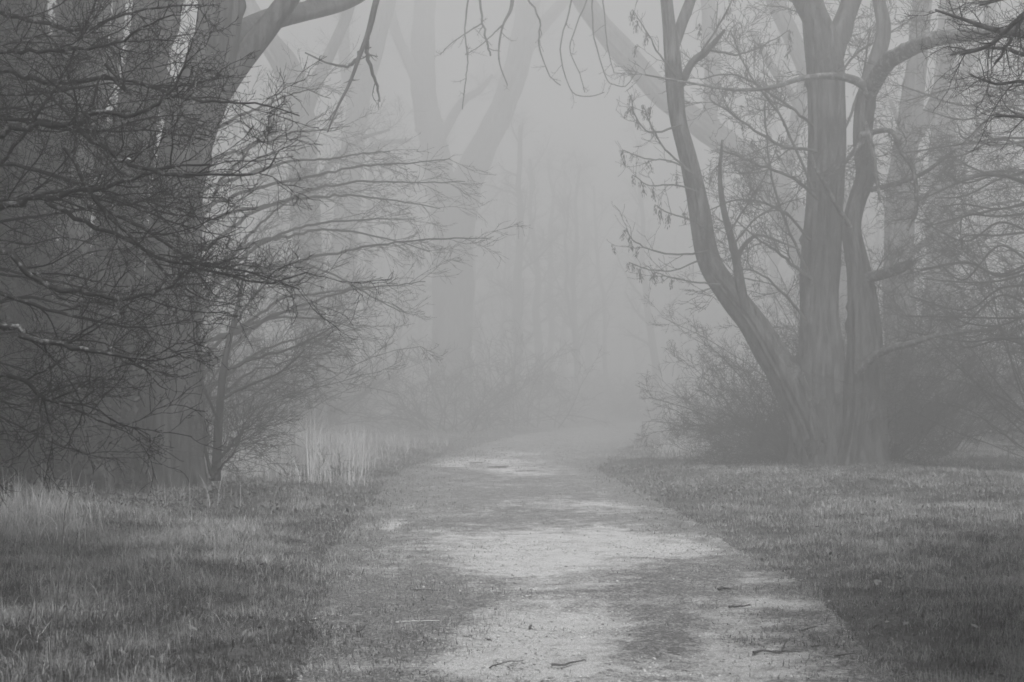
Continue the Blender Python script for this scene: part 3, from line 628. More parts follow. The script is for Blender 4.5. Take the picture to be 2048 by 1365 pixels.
shrub('leafless_shrub', 'low twiggy bush at the foot of the leaning ash trunk', 1585, 0, 32.4, 56, 1.5, 4.0, 45, rmin=.0044, bias=(-1.3, 0, .1))
shrub('leafless_shrub', 'tangled bush behind the double trunk, its twigs fanning over the turf', 1770, 0, 33.0, 56, 2.0, 5.0, 46, rmin=.0044, bias=(.9, 0, .4))
shrub('leafless_shrub', 'tall thicket of thin shoots rising behind the fork of the big fluted trunk', 1690, 0, 36.0, 40, 3.0, 7.4, 48, rmin=.0044, bias=(0, 0, 1.6))
shrub('leafless_shrub', 'dense brush of level twigs to the right of the sinuous lichen patched tree', 1900, 0, 37.5, 24, 2.4, 5.8, 49, rmin=.0044, bias=(.2, 0, .7))
shrub('leafless_shrub', 'wide twiggy bush at the frame edge beyond the big tree', 2120, 0, 29.5, 24, 3.5, 7.5, 47, rmin=.0048, bias=(-.9, 0, .6), k1=11)

# --- right hand group
t4, (tp4, tr4), _ = make_tree('forked_tree', 'big fluted trunk forking in two high above the leafy ground',
    [(1640, 952, 60), (1641, 900, 54), (1645, 800, 48), (1645, 700, 42), (1640, 620, 34), (1644, 500, 33), (1652, 350, 32), (1653, 250, 31), (1651, 150, 33), (1640, 80, 30), (1622, 0, 20), (1600, -140, 17)], 31.0,
    limbs=[([(1660, 130, 24), (1678, 70, 22), (1700, 10, 19), (1730, -80, 16)], 31, 31.4), ([(1625, 60, 14), (1605, 20, 10), (1580, -20, 8)], 31, 30.6), ([(1640, 400, 4.2), (1590, 360, 3.0), (1520, 330, 2.4), (1440, 300, 1.2)], 30.8, 29.8),
           ([(1620, 560, 3.6), (1580, 525, 3.0), (1545, 500, 2.4), (1505, 470, 1.8), (1470, 440, 1.2)], 30.6, 30), ([(1640, 300, 3.6), (1560, 290, 3.0), (1480, 240, 2.1), (1420, 200, 1.2)], 30.8, 30.2),
           ([(1622, 560, 3), (1570, 440, 2.6), (1540, 330, 2), (1530, 200, 1.4)], 30.7, 30), ([(1622, 480, 3), (1560, 420, 2.4), (1480, 400, 1.8), (1420, 420, 1.2)], 30.6, 29.8),
           ([(1625, 380, 3), (1570, 250, 2.4), (1500, 150, 1.8), (1460, 60, 1.2)], 30.7, 30.2), ([(1625, 250, 3), (1560, 200, 2.4), (1470, 150, 1.8), (1400, 160, 1.2)], 30.8, 30.2),
           ([(1612, 640, 3), (1560, 580, 2.4), (1500, 540, 1.6), (1450, 560, 1.1)], 30.5, 29.9), ([(1668, 300, 3), (1720, 180, 2.4), (1740, 60, 1.6)], 31.2, 31.6), ([(1668, 200, 3), (1700, 120, 2.4), (1790, 60, 1.6), (1850, 20, 1)], 31.2, 31)],
    mat=M_BARK_PALE, seed=51, flare=.25, spec=SP_FINE[:1]+[dict(k=9, lo=.3, hi=1.1, ang=45, n=7, wob=.2, trop=.03, rr=.55, rmin=.005), dict(k=5, lo=.1, hi=.4, ang=45, n=4, wob=.2, trop=.05, rr=.7, rmin=.0042)], flute=.09)
t5, _, _ = make_tree('twisted_tree', 'sinuous lichen patched tree rising close beside the big fluted trunk',
    [(1722, 948, 56), (1726, 880, 46), (1732, 760, 40), (1730, 640, 32), (1718, 540, 24), (1704, 460, 20), (1716, 400, 18), (1733, 350, 19), (1727, 280, 18), (1733, 200, 19), (1752, 125, 15), (1768, 62, 13), (1756, -10, 11), (1740, -120, 9)], 30.5,
    limbs=[([(1735, 190, 17), (1770, 130, 16), (1810, 104, 15), (1862, 80, 14), (1925, 72, 13), (2000, 66, 12), (2080, 50, 11)], 30.5, 25), ([(1742, 195, 9), (1722, 168, 8), (1690, 155, 7), (1650, 152, 6), (1600, 158, 5), (1540, 176, 4), (1470, 180, 3), (1390, 168, 2), (1290, 150, 1.4)], 30.3, 29.4),
           ([(1738, 555, 12), (1780, 545, 10), (1823, 526, 8)], 30.3, 29.5), ([(1716, 748, 9), (1750, 712, 8), (1788, 696, 7), (1821, 688, 6), (1880, 670, 4.5), (1985, 660, 2.5)], 30.1, 28.5),
           ([(1722, 270, 6), (1780, 262, 5), (1800, 300, 4.6), (1828, 345, 4.2), (1832, 420, 3.6), (1815, 460, 2.6)], 30.1, 29), ([(1730, 245, 5), (1745, 300, 4.4), (1750, 335, 3.8), (1760, 400, 2.6)], 30.1, 29.4),
           ([(1620, 310, 4), (1640, 350, 4), (1680, 335, 4), (1710, 300, 4.5), (1728, 280, 5)], 29.8, 30.2), ([(1700, 455, 6), (1672, 410, 5), (1650, 370, 4), (1630, 340, 2.4)], 30.3, 29.6),
           ([(1742, 380, 6), (1800, 365, 5), (1850, 345, 4), (1910, 300, 2.4)], 30.3, 29.4)],
    mat=M_BARK_PALE, lmat=M_LIMB_LICHEN, seed=52, flare=.3, spec=[dict(k=7, lo=.5, hi=1.5, ang=50, n=9, wob=.2, trop=.01, rr=.5, rmin=.004, rmax=.014, sides=4), dict(k=8, lo=.25, hi=.9, ang=45, n=7, wob=.22, trop=.02, rr=.55, rmin=.005), dict(k=5, lo=.1, hi=.35, ang=45, n=4, wob=.2, trop=.05, rr=.7, rmin=.0042)], flute=.09)
make_tree('ivy_trunk_tree', 'broad greyer trunk standing behind the sinuous lichen patched tree',
    [(1800, 885, 38), (1802, 830, 32), (1800, 700, 28), (1798, 500, 27), (1806, 350, 24), (1828, 180, 21), (1845, 0, 18), (1860, -140, 16)], 46, limbs=[([(1815, 300, 14), (1870, 200, 12), (1900, 80, 10), (1905, -60, 8)],46, 47), ([(1805, 520, 8), (1870, 470, 6), (1950, 420, 4), (2040, 400, 2)], 45.9, 44), ([(1800, 420, 8), (1880, 380, 6), (1960, 350, 4), (2050, 340, 2)], 45.9, 43)],
    mat=M_BARK, seed=53, spec=SP_FINE[:1]+[dict(k=7, lo=.3, hi=.9, ang=45, n=7, wob=.2, trop=.03, rr=.55, rmin=.0038)])
# leaning ash with hanging bunches of keys
ASH = [([(1348, 95, 10), (1366, 40, 10), (1390, -25, 9)], 30.6, 30.8), ([(1362, 170, 8), (1385, 125, 7), (1418, 98, 5), (1450, 60, 3)], 30.5, 30), ([(1490, 615, 10), (1468, 500, 8), (1448, 420, 6), (1440, 350, 4), (1445, 280, 2.4)], 30.4, 30.1),
       ([(1474, 555, 5.4), (1478, 510, 4.8), (1500, 480, 3.6), (1525, 472, 2.4), (1600, 500, 1.6)], 30.4, 30), ([(1362, 250, 2.4), (1300, 265, 1.8), (1270, 230, 1.3), (1262, 190, 1.0)], 30.3, 29.8), ([(1385, 345, 2.4), (1330, 300, 1.8), (1300, 245, 1.4), (1285, 210, 0.9)], 30.3, 29.8),
       ([(1390, 350, 2.0), (1340, 322, 1.6), (1290, 318, 1.3), (1245, 300, 0.9)], 30.3, 29.7), ([(1400, 385, 1.8), (1345, 370, 1.6), (1300, 372, 1.2), (1265, 350, 0.8)], 30.3, 29.6), ([(1430, 500, 2.4), (1360, 510, 1.9), (1300, 500, 1.6), (1265, 480, 1.2), (1252, 458, 0.8)], 30.2, 29.6),
       ([(1400, 520, 1.8), (1350, 540, 1.4), (1300, 540, 1.2), (1258, 525, 0.8)], 30.1, 29.6), ([(1440, 570, 2.0), (1390, 565, 1.6), (1340, 555, 1.2), (1310, 545, 0.8)], 30.2, 29.7), ([(1420, 460, 2.0), (1380, 440, 1.7), (1335, 425, 1.2), (1310, 410, 0.8)], 30.2, 29.7), ([(1455, 470, 2.4), (1500, 400, 1.8), (1540, 330, 1.4), (1560, 270, 0.8)], 30.1, 29.7),
       ([(1465, 490, 2.4), (1510, 440, 1.8), (1560, 410, 1.4), (1610, 395, 0.8)], 30.1, 29.6), ([(1350, 150, 2.4), (1320, 110, 1.8), (1290, 60, 1.2), (1265, 20, 0.8)], 30.3, 29.8), ([(1420, 100, 2.4), (1470, 110, 1.8), (1530, 90, 1.3), (1580, 60, 0.8)], 30, 29.5), ([(1400, 110, 2.4), (1450, 30, 1.8), (1475, -30, 1.2)], 30, 29.6)]
t6, _, al = make_tree('leaning_ash_tree', 'slender ash leaning towards the path with hanging bunches of seed keys',
    [(1650, 945, 40), (1618, 850, 36), (1570, 750, 30), (1544, 708, 28), (1506, 646, 25), (1463, 590, 25), (1418, 520, 22), (1398, 414, 20), (1380, 331, 18), (1358, 248, 16), (1349, 166, 16.5), (1342, 83, 14.5), (1334, 10, 12.5), (1316, -140, 11)], 30.8, 30.4, limbs=ASH, mat=M_BARK, seed=54, flare=.1)
rng = np.random.default_rng(88)
PP, RR = resample(al, 20)
c_, lv = crown(t6, 'crown', PP, RR, [dict(k=5, lo=.3, hi=1.2, ang=45, n=9, wob=.14, trop=.05, rr=.65, rmin=.0045, rmax=.008, tmin=.2), dict(k=3, lo=.15, hi=.6, ang=45, n=6, wob=.18, trop=.07, rr=.7, rmin=.0038)], M_TWIG, rng)
KEYV = []
for v in range(5):
    n = 46; a = rng.random(n)*6.28; rr_ = rng.uniform(0, .04, n); z = -rng.uniform(.0, .15, n)
    x, y = np.cos(a)*rr_, np.sin(a)*rr_; k1 = rng.uniform(.03, .05, n); wv = .0055
    dx, dy = np.cos(a)*.25, np.sin(a)*.25; px_, py_ = -np.sin(a)*wv, np.cos(a)*wv
    V = np.stack([np.stack([x, y, z], 1), np.stack([x+dx*k1*.5+px_, y+dy*k1*.5+py_, z-k1*.5], 1), np.stack([x+dx*k1*.6, y+dy*k1*.6, z-k1], 1), np.stack([x+dx*k1*.5-px_, y+dy*k1*.5-py_, z-k1*.5], 1)], 1).reshape(-1, 3)
    me = raw_mesh('seed_bunch', V, [(np.arange(n)*4)[:, None]+np.arange(4)[None]], {'tone': np.repeat(rng.random(n), 4)}, False)
    me.materials.append(M_KEYS); KEYV.append(me)
spots = np.concatenate([PP[4:, -1], PP[4:, 12], PP[2:, 16], lv[0][0][::7, -1]])[:70]
for k, p in enumerate(spots):
    o = bpy.data.objects.new('seed_bunch', KEYV[k % 5]); COL.objects.link(o); o.parent = t6
    o.location = p-np.array(t6.location); o.rotation_euler = (rng.normal(0, .2), rng.normal(0, .2), rng.random()*6.28); s = rng.uniform(1.0, 2.0); o.scale = (s, s, s)

# near tree beyond the right edge: dark twigs in the top corner, level sprays at mid height
RN = [([(2400, 40, 14), (2150, 60, 9), (2060, 70, 7), (1990, 60, 5), (1930, 40, 3.6), (1870, 20, 2)], 13, 13.5), ([(2400, -60, 14), (2150, -10, 8), (2050, 30, 6), (1980, 90, 4), (1920, 110, 2.4)], 12.4, 13), ([(2400, 150, 10), (2160, 130, 6), (2060, 115, 5), (1980, 95, 3.4), (1900, 110, 2)], 14, 14.5), ([(2400, -120, 12), (2150, -60, 8), (2060, -20, 6), (1960, 10, 3)], 13.2, 14), ([(2400, 210, 9), (2170, 180, 5), (2080, 160, 4), (2000, 170, 3), (1940, 150, 1.6)], 13, 13.4), ([(2400, 330, 9), (2170, 270, 5), (2070, 240, 4), (1990, 230, 2.6)], 13.4, 14), ([(2300, -160, 9), (2120, -40, 5), (2040, 50, 4), (1990, 130, 2.4)], 12.6, 13)]
tr_, _, rl = make_tree('overhanging_tree', 'near dark tree whose twigs cross the upper corner above the big tree', [(2420, 1060, 70), (2410, 800, 54), (2405, 400, 46), (2400, 0, 40), (2390, -400, 30)], 13.0, limbs=RN, mat=M_BARK_DARK, seed=55, flare=.3)
PP, RR = resample(rl, 22)
crown(tr_, 'crown', PP, RR, [dict(k=10, lo=.4, hi=1.1, ang=45, n=9, wob=.18, trop=-.01, rr=.55, rmin=.003, rmax=.007, sides=4), dict(k=6, lo=.15, hi=.5, ang=45, n=7, wob=.2, trop=.01, rr=.6, rmin=.0022), dict(k=3, lo=.06, hi=.2, ang=48, n=4, wob=.2, trop=.03, rr=.7, rmin=.0018)], M_TWIG_NEAR, np.random.default_rng(91))
RM = []
rng = np.random.default_rng(92)
for i in range(26):
    y0 = 180+i*20+rng.uniform(-22, 22); x1 = rng.uniform(1790, 1930); dr = rng.uniform(-40, 60)
    RM.append(([(2330, y0-dr-70, 10), (2180, y0-dr, 3.4), (2080, y0-dr*.3+rng.normal(0, 12), 2.5), (2000, y0+rng.normal(0, 14), 2), (1930, y0+12+rng.normal(0, 14), 1.6), (x1, y0+rng.uniform(-15, 40), 1.2)], 27+rng.uniform(-1, 1), 29.5+rng.uniform(-1, 1)))
tm, _, rl = make_tree('spreading_tree', 'tree beyond the frame edge spreading level sprays of twigs beside the sinuous trunk', [(2340, 990, 60), (2335, 800, 50), (2330, 400, 42), (2330, 0, 34), (2325, -200, 28)], 27.2, limbs=RM, mat=M_BARK, lmat=M_TWIG, seed=56, flare=.3)
PP, RR = resample(rl, 22)
crown(tm, 'crown', PP, RR, [dict(k=14, lo=.6, hi=2.2, ang=34, n=9, wob=.13, trop=.0, rr=.55, rmin=.0045, rmax=.007, flat=.6), dict(k=6, lo=.25, hi=.9, ang=35, n=6, wob=.16, trop=.01, rr=.6, rmin=.004, flat=.8), dict(k=3, lo=.1, hi=.3, ang=45, n=4, wob=.2, trop=.03, rr=.7, rmin=.0036)], M_TWIG, rng)

# evergreen bush added just beyond the right edge to shade the near verge
rng = np.random.default_rng(93)
hb = thing('added_shade_holly', (4.35, 6.6, float(ground_z(4.35, 6.6))), 'dark evergreen bush added beyond the frame edge to shade the near verge', 'bush')
n = 14000; v = rng.normal(size=(n, 3)); v /= np.linalg.norm(v, axis=1, keepdims=True); v *= (rng.random(n)**.4)[:, None]*np.array([1.15, 1.9, 1.9])*(0.75+.5*fbm(v[:, 0]*3, v[:, 1]*3+v[:, 2]*2, 1, 8))[:, None]
v[:, 2] += 1.7; v = v[v[:, 2] > .25]
V, q, t = leaf_cards(v[:, 0], v[:, 1], v[:, 2], rng.uniform(.03, .06, len(v)), rng, 1.0)
link('crown', raw_mesh('crown', V, [q, t], {'tone': np.repeat(rng.random(len(v)), 7)}, False), M_LEAF_IVY, hb)
g = Geo()
for k in range(7):
    a = rng.random()*6.28; p = np.array([hb.location[0]+.1*math.cos(a), hb.location[1]+.1*math.sin(a), hb.location[2]-.03])
    q_ = p+np.array([math.cos(a)*.5, math.sin(a)*.9, rng.uniform(1.2, 2.4)]); g.add(catmull([p, (p+q_)/2+rng.normal(0, .08, 3), q_], 8), np.linspace(.035, .012, 8), 6)
g.build('stems', M_BARK_DARK, hb)

# evergreens added out of view to shade the near verges and the air between
def yew(px_x, y, h, rad, seed, label):
    rng = np.random.default_rng(seed); z0 = float(ground_z(px_x, y)); root = thing('added_shade_yew', (px_x, y, z0), label, 'tree', 'dark yews added out of view for shade')
    nn = 10; P = np.zeros((nn, 3)); P[:, 2] = np.linspace(-.1, h*.9, nn); P[1:, :2] = np.cumsum(rng.normal(0, .06, (nn-1, 2)), 0); Rd = np.linspace(.24, .04, nn)
    g = Geo(); g.addmesh(*trunk_geo(P+np.array(root.location), Rd, rng, 16, rings=24, flare=.3)); g.build('trunk', M_BARK_DARK, root)
    g = Geo(); pr, rr_ = sprout(rng, P[None]+np.array(root.location), Rd[None], 60, rad*.7, rad*1.15, ang=78, n=7, wob=.1, trop=-.03, rr=.4, rmin=.008, rmax=.04, tmin=.12, fall=.5)
    n = 20000; i = rng.integers(0, len(pr), n); t = rng.uniform(.1, 1, n)*5.99; k = t.astype(int); f = (t-k)[:, None]
    c = pr[i, k]*(1-f)+pr[i, k+1]*f+rng.normal(0, .16, (n, 3))-np.array(root.location)
    V, q, t_ = leaf_cards(c[:, 0], c[:, 1], c[:, 2], rng.uniform(.13, .27, n), rng, .7)
    g.add(pr, rr_, 4); g.build('limbs', M_BARK_DARK, root)
    link('crown', raw_mesh('crown', V, [q, t_], {'tone': np.repeat(rng.random(n), 7)}, False), M_LEAF_IVY, root)
for k, (x, y, h, rad) in enumerate(((-5.9, 6.6, 14, 3.0), (-8.1, 12.2, 15, 3.2), (-10.8, 18.6, 16, 3.4), (-5.2, 1.5, 15, 3.0), (-5.2, -4, 15, 3.0), (-9.5, 4, 16, 3.2), (4.5, 1.2, 14, 2.9), (5.1, -3.4, 16, 3.0), (5.3, 4.8, 9, 2.1), (9, 1, 16, 3.2), (0.9, -5.6, 13, 3.3), (-2.4, -6.8, 14, 3.3), (3.4, -7.5, 15, 3.3))):
    yew(x, y, h, rad, 600+k, 'dark yew tree added outside the view to shade the near verges')

# two evergreen oaks added above the picture, their high crowns shading the verges
def oak(x, y, cx, cy, seed, label):
    rng = np.random.default_rng(seed); z0 = float(ground_z(x, y)); root = thing('added_shade_oak', (x, y, z0), label, 'tree', 'evergreen oaks added out of view for shade'); o3 = np.array(root.location)
    P = np.array([[0, 0, -.1], [0, 0, 2], [.1*np.sign(cx-x), 0, 4.5], [.25*(cx-x), .25*(cy-y), 7], [.4*(cx-x), .4*(cy-y), 9]]); Rd = np.array([.38, .3, .27, .22, .15])
    g = Geo(); g.addmesh(*trunk_geo(P+o3, Rd, rng, 24, rings=40, flare=.35)); g.build('trunk', M_BARK_DARK, root)
    n = 26; c = np.array([cx, cy, 10.2]); a = rng.random(n)*6.28; e = np.stack([np.cos(a)*2.7, np.sin(a)*5.0, rng.uniform(-1.2, 1.8, n)], 1)*np.sqrt(rng.random((n, 1)))+c
    st = P[3:5][rng.integers(0, 2, n)]+o3; t = np.linspace(0, 1, 9)[None, :, None]; pr = st[:, None]*(1-t)+e[:, None]*t; pr[:, :, 2] += .5*np.sin(t[..., 0]*math.pi)
    rr_ = np.full((n, 1), .09)*np.linspace(1, .25, 9)[None]; g = Geo(); g.add(pr, rr_, 5); p2, r2 = sprout(rng, pr, rr_, 6, .6, 1.6, n=5, rmin=.008); g.add(p2, r2, 3); g.build('limbs', M_BARK_DARK, root)
    n = 15000; k = rng.integers(0, len(p2), n); q0 = p2[k, rng.integers(1, 5, n)]+rng.normal(0, .22, (n, 3))-o3
    V, q, t_ = leaf_cards(q0[:, 0], q0[:, 1], q0[:, 2], rng.uniform(.1, .22, n), rng, .7)
    link('crown', raw_mesh('crown', V, [q, t_], {'tone': np.repeat(rng.random(n), 7)}, False), M_LEAF_IVY, root)
oak(-6.4, 4.2, -5.3, 5.5, 701, 'unseen evergreen oak added so its high crown shades the verge with the dry grass')
oak(7.0, 5.6, 6.1, 2.5, 702, 'unseen evergreen oak added so its high crown shades the right verge')

# ------------------------------------------------------------------ middle distance trees drawn one by one
SP_MID = [dict(k=10, lo=1.2, hi=3.6, ang=45, n=9, wob=.17, trop=.01, rr=.4, rmin=.008, rmax=.024, sides=3), dict(k=8, lo=.6, hi=1.8, ang=42, n=6, wob=.18, trop=.0, rr=.5, rmin=.006), dict(k=4, lo=.25, hi=.8, ang=42, n=4, wob=.18, trop=.01, rr=.6, rmin=.0045)]
make_tree('bent_tree', 'grey bent tree beyond the arching sapling twigs', [(625, 850, 38), (622, 700, 32), (615, 500, 28), (604, 300, 27), (596, 200, 26), (570, 130, 24), (535, 80, 20), (490, 0, 17), (450, -120, 14)], 65, limbs=[([(600, 260, 14), (640, 150, 12), (690, 40, 10), (720, -60, 8)], 65, 66), ([(610, 420, 9), (660, 330, 7), (720, 280, 4), (780, 260, 2)], 65, 64)], seed=61, spec=SP_MID)
make_tree('slanting_tree', 'faint slanting tree left of the forked pair in the fog', [(672, 845, 30), (680, 650, 26), (695, 420, 23), (715, 220, 21), (745, 110, 18), (775, 0, 15), (800, -120, 12)], 85, limbs=[([(712, 240, 12), (690, 120, 11), (688, 0, 9), (680, -90, 7)], 85, 86), ([(700, 330, 8), (760, 290, 6), (820, 280, 3)], 85, 84)], seed=62, spec=SP_MID)
make_tree('split_tree', 'faint tree at the bend split into two leaning stems', [(902, 838, 44), (903, 760, 40), (905, 600, 38), (908, 480, 36), (930, 380, 32), (965, 300, 27), (1005, 220, 25), (1035, 130, 24), (1052, 40, 22), (1068, -100, 18)], 97,
          limbs=[([(905, 520, 30), (888, 400, 28), (868, 290, 27), (850, 200, 26), (846, 100, 24), (850, 0, 20), (852, -100, 16)], 97, 99), ([(1030, 140, 16), (1070, 70, 14), (1130, 0, 11), (1180, -60, 9)], 97, 96), ([(850, 190, 14), (820, 130, 12), (790, 60, 10), (770, -40, 8)], 97, 97), ([(870, 300, 10), (920, 210, 8), (960, 180, 6), (985, 150, 3)], 97, 96)], seed=63, spec=SP_MID)
make_tree('leaning_tree', 'far trunk leaning steeply across behind the slender ash', [(1700, 865, 40), (1660, 640, 34), (1590, 450, 30), (1500, 330, 26), (1400, 250, 24), (1330, 195, 23), (1262, 122, 22), (1205, 55, 20), (1150, -25, 17), (1090, -120, 14)], 69, limbs=[([(1560, 400, 14), (1600, 200, 12), (1620, 60, 10)], 69, 70), ([(1420, 265, 14), (1425, 120, 16), (1415, 0, 14), (1400, -100, 11)], 69, 70)], seed=64, spec=SP_MID[:2])
make_tree('straight_tree', 'grey straight trunk behind the fork of the big fluted tree', [(1700, 870, 30), (1690, 600, 26), (1665, 350, 22), (1628, 180, 19), (1590, 90, 17), (1540, -20, 15), (1500, -120, 12)], 62, seed=65, limbs=[([(1650, 280, 10), (1560, 160, 8), (1500, 60, 5)], 62, 62)], spec=SP_MID)
make_tree('straight_tree', 'pale trunk showing through the level twigs at the right edge', [(1882, 862, 30), (1880, 600, 26), (1885, 300, 23), (1892, 120, 20), (1900, -60, 16)], 60, seed=66, limbs=[([(1886, 260, 12), (1940, 120, 10), (1990, 0, 7)], 60, 61), ([(1882, 400, 8), (1820, 300, 6), (1780, 200, 4)], 60, 59)], spec=SP_MID)

# ------------------------------------------------------------------ the wood fading into the fog
def far_variant(seed, h, r0):
    rng = np.random.default_rng(seed); nn = 16
    P = np.zeros((nn, 3)); P[:, 2] = np.linspace(-.1, h, nn); P[1:, :2] = np.cumsum(rng.normal(0, .14, (nn-1, 2)), 0)
    Rd = r0*np.linspace(1, .3, nn)**.9; Rd[0] *= 1.25
    g = Geo(); g.addmesh(*trunk_geo(P, Rd, rng, 16, rings=30, flare=.2)); g.flush(); tv = raw_mesh('trunk', np.concatenate(g.V), [np.concatenate(g.Q)])
    tv.materials.append(M_BARK); g = Geo(); last = (P[None], Rd[None])
    for s in (dict(k=13, lo=3, hi=7, ang=48, n=10, wob=.13, trop=.05, rr=.5, tmin=.22, rmax=.14, sides=6), dict(k=7, lo=1, hi=2.8, ang=45, n=7, wob=.18, trop=.02, rr=.45, rmin=.012, rmax=.05, sides=3), dict(k=9, lo=.5, hi=1.7, ang=42, n=5, wob=.18, trop=.0, rr=.5, rmin=.008, sides=3)):
        s = dict(s); sd_ = s.pop('sides'); last = sprout(rng, *last, **s); g.add(*last, sd_)
    g.flush(); cv = raw_mesh('crown', np.concatenate(g.V), [np.concatenate(g.Q)]); cv.materials.append(M_TWIG)
    return tv, cv
FV = [far_variant(200+i, h, r) for i, (h, r) in enumerate(((24, .36), (22, .28), (25, .5), (20, .22), (23, .42), (18, .18)))]
rng = np.random.default_rng(202)
pos = []
def clear_of_path(x, y): return x < path_l(y)-1.6 or x > path_r(y)+1.6
for px, d in ((1100, 128), (1222, 133), (1180, 153), (1010, 142), (955, 122), (780, 110), (730, 102), (845, 148), (1060, 177), (1135, 196), (1270, 167), (1330, 186), (1440, 116), (1500, 148), (1560, 110), (1760, 104), (1950, 98), (2010, 123), (560, 98), (470, 90), (120, 73), (30, 81), (650, 131), (900, 204), (990, 218)):
    pos.append(((px-1024)/F*d, d))
tries = 0
while len(pos) < 90 and tries < 4000:
    tries += 1; d = rng.uniform(105, 230); x = rng.uniform(-.42, .42)*d
    if clear_of_path(x, d) and all((x-a)**2+(d-b_)**2 > 9 for a, b_ in pos): pos.append((x, d))
for k, (x, d) in enumerate(pos):
    if not clear_of_path(x, d): x = path_l(d)-1.7
    tv, cv = FV[k % len(FV)]
    o = thing('distant_tree', (x, d, float(ground_z(x, d))), 'faint grey bare tree standing in the foggy wood', 'tree', 'distant trees fading into the fog')
    o.rotation_euler = (rng.normal(0, .03), rng.normal(0, .03), rng.random()*6.28); s = rng.uniform(.85, 1.05); o.scale = (s, s, s)
    for nm, me in (('trunk', tv), ('crown', cv)):
        c = bpy.data.objects.new(nm, me); COL.objects.link(c); c.parent = o
# undergrowth: thorn bushes of the wood
def bush_variant(seed):
    rng = np.random.default_rng(seed); n = 30; nn = 10
    az = rng.random(n)*6.28; el = rng.uniform(.5, 1.4, n); dd = np.stack([np.cos(az)*np.cos(el), np.sin(az)*np.cos(el), np.sin(el)], 1); Lh = rng.uniform(2.5, 5.2, n)
    P = np.empty((n, nn, 3)); P[:, 0] = np.stack([rng.normal(0, .7, n), rng.normal(0, .7, n), np.full(n, -.05)], 1)
    for i in range(1, nn):
        dd = dd+rng.normal(size=dd.shape)*.12; dd[:, 2] -= .02; dd /= np.linalg.norm(dd, axis=1, keepdims=True); P[:, i] = P[:, i-1]+dd*(Lh/(nn-1))[:, None]
    Rd = np.full((n, 1), .03)*np.linspace(1, .3, nn)[None]; g = Geo(); g.add(P, Rd, 4); last = (P, Rd)
    for s in (dict(k=8, lo=.7, hi=2.0, ang=45, n=6, wob=.2, trop=.0, rr=.5, rmin=.010, rmax=.016), dict(k=5, lo=.3, hi=.9, ang=45, n=5, wob=.2, trop=.0, rr=.6, rmin=.009)):
        last = sprout(rng, *last, **s); g.add(*last, 3)
    g.flush(); me = raw_mesh('thorn_bush', np.concatenate(g.V), [np.concatenate(g.Q)]); me.materials.append(M_TWIG); return me
BV = [bush_variant(300+i) for i in range(4)]
bp_ = [((px-1024)/F*d, d) for px, d in ((560, 62), (700, 96), (860, 118), (1480, 52), (1380, 66), (1420, 80), (600, 76), (480, 56), (1960, 52), (2040, 46), (1880, 60), (1300, 112), (80, 36), (-40, 32), (400, 40))]
while len(bp_) < 62:
    d = rng.uniform(100, 190); x = rng.uniform(-.4, .4)*d
    if clear_of_path(x-2.2, d) and clear_of_path(x+2.2, d): bp_.append((x, d))
for k, (x, d) in enumerate(bp_):
    if not (clear_of_path(x-1.5, d) and clear_of_path(x+1.5, d)): x = path_l(d)-3.2
    o = bpy.data.objects.new('thorn_bush', BV[k % 4]); COL.objects.link(o); o.location = (x, d, float(ground_z(x, d)))
    o.rotation_euler = (0, 0, rng.random()*6.28); s = rng.uniform(.8, 1.35); o.scale = (s*1.15, s*1.15, s)
    tag(o, 'faint grey thicket of undergrowth below the foggy trees', 'bush', 'undergrowth bushes fading into the fog')

# ------------------------------------------------------------------ sticks and scraps lying on the ground
def stick(name, label, cat, pts, r, mat, seed, up=None):
    rng = np.random.default_rng(seed); P = []
    for px, py in pts:
        d = CAMZ*F/(py-HZ); x = (px-1024)/F*d; P.append([x, d, float(ground_z(x, d))+.016+r])
    P = catmull(np.array(P), 12); P[:, 0] += rng.normal(0, r*.5, 12); P[:, 2] += np.abs(rng.normal(0, r*.5, 12))
    if up: P[-3:, 2] += np.array([.2, .6, 1])*up
    root = P[0].copy(); g = Geo(); g.add(P-root, np.linspace(r, r*.45, 12), 6); g.flush()
    o = link(name, raw_mesh(name, np.concatenate(g.V), [np.concatenate(g.Q)]), mat); o.location = root
    return tag(o, label, cat)
stick('fallen_twig', 'dark curved twig with its end sticking up from the pale wheel track', 'twig', [(1506, 1308), (1530, 1304), (1555, 1309), (1572, 1303)], .009, M_STICK, 1, .05)
stick('fallen_twig', 'thin dark twig crossing the foot of the upturned twig', 'twig', [(1545, 1303), (1575, 1304), (1605, 1306)], .004, M_STICK, 2)
stick('fallen_twig', 'short thick dark stick on the pale gravel of the wheel track', 'stick', [(1457, 1221), (1480, 1220), (1502, 1218)], .011, M_STICK, 3)
stick('bark_piece', 'small dark lump of bark beside the mossy strip of the path', 'bark', [(1437, 1185), (1448, 1184), (1460, 1185)], .014, M_STICK, 4)
stick('fallen_twig', 'straight dark twig near the bottom edge of the wheel track', 'twig', [(1673, 1317), (1692, 1314), (1713, 1312)], .006, M_STICK, 5)
stick('fallen_twig', 'small dark twig close to the grassy edge of the path', 'twig', [(1622, 1297), (1635, 1295), (1648, 1293)], .006, M_STICK, 6)
stick('fallen_twig', 'thin slanting twig at the edge of the pale wheel track', 'twig', [(1603, 1264), (1618, 1260), (1636, 1256)], .005, M_STICK, 7)
stick('fallen_twig', 'dark wavy twig on the pale patch at the bottom of the path', 'twig', [(1105, 1342), (1130, 1341), (1152, 1334), (1172, 1331)], .008, M_STICK, 8)
stick('fallen_twig', 'thin curved twig beside the dark wavy twig', 'twig', [(980, 1346), (1000, 1338), (1022, 1333), (1046, 1334)], .005, M_STICK, 9)
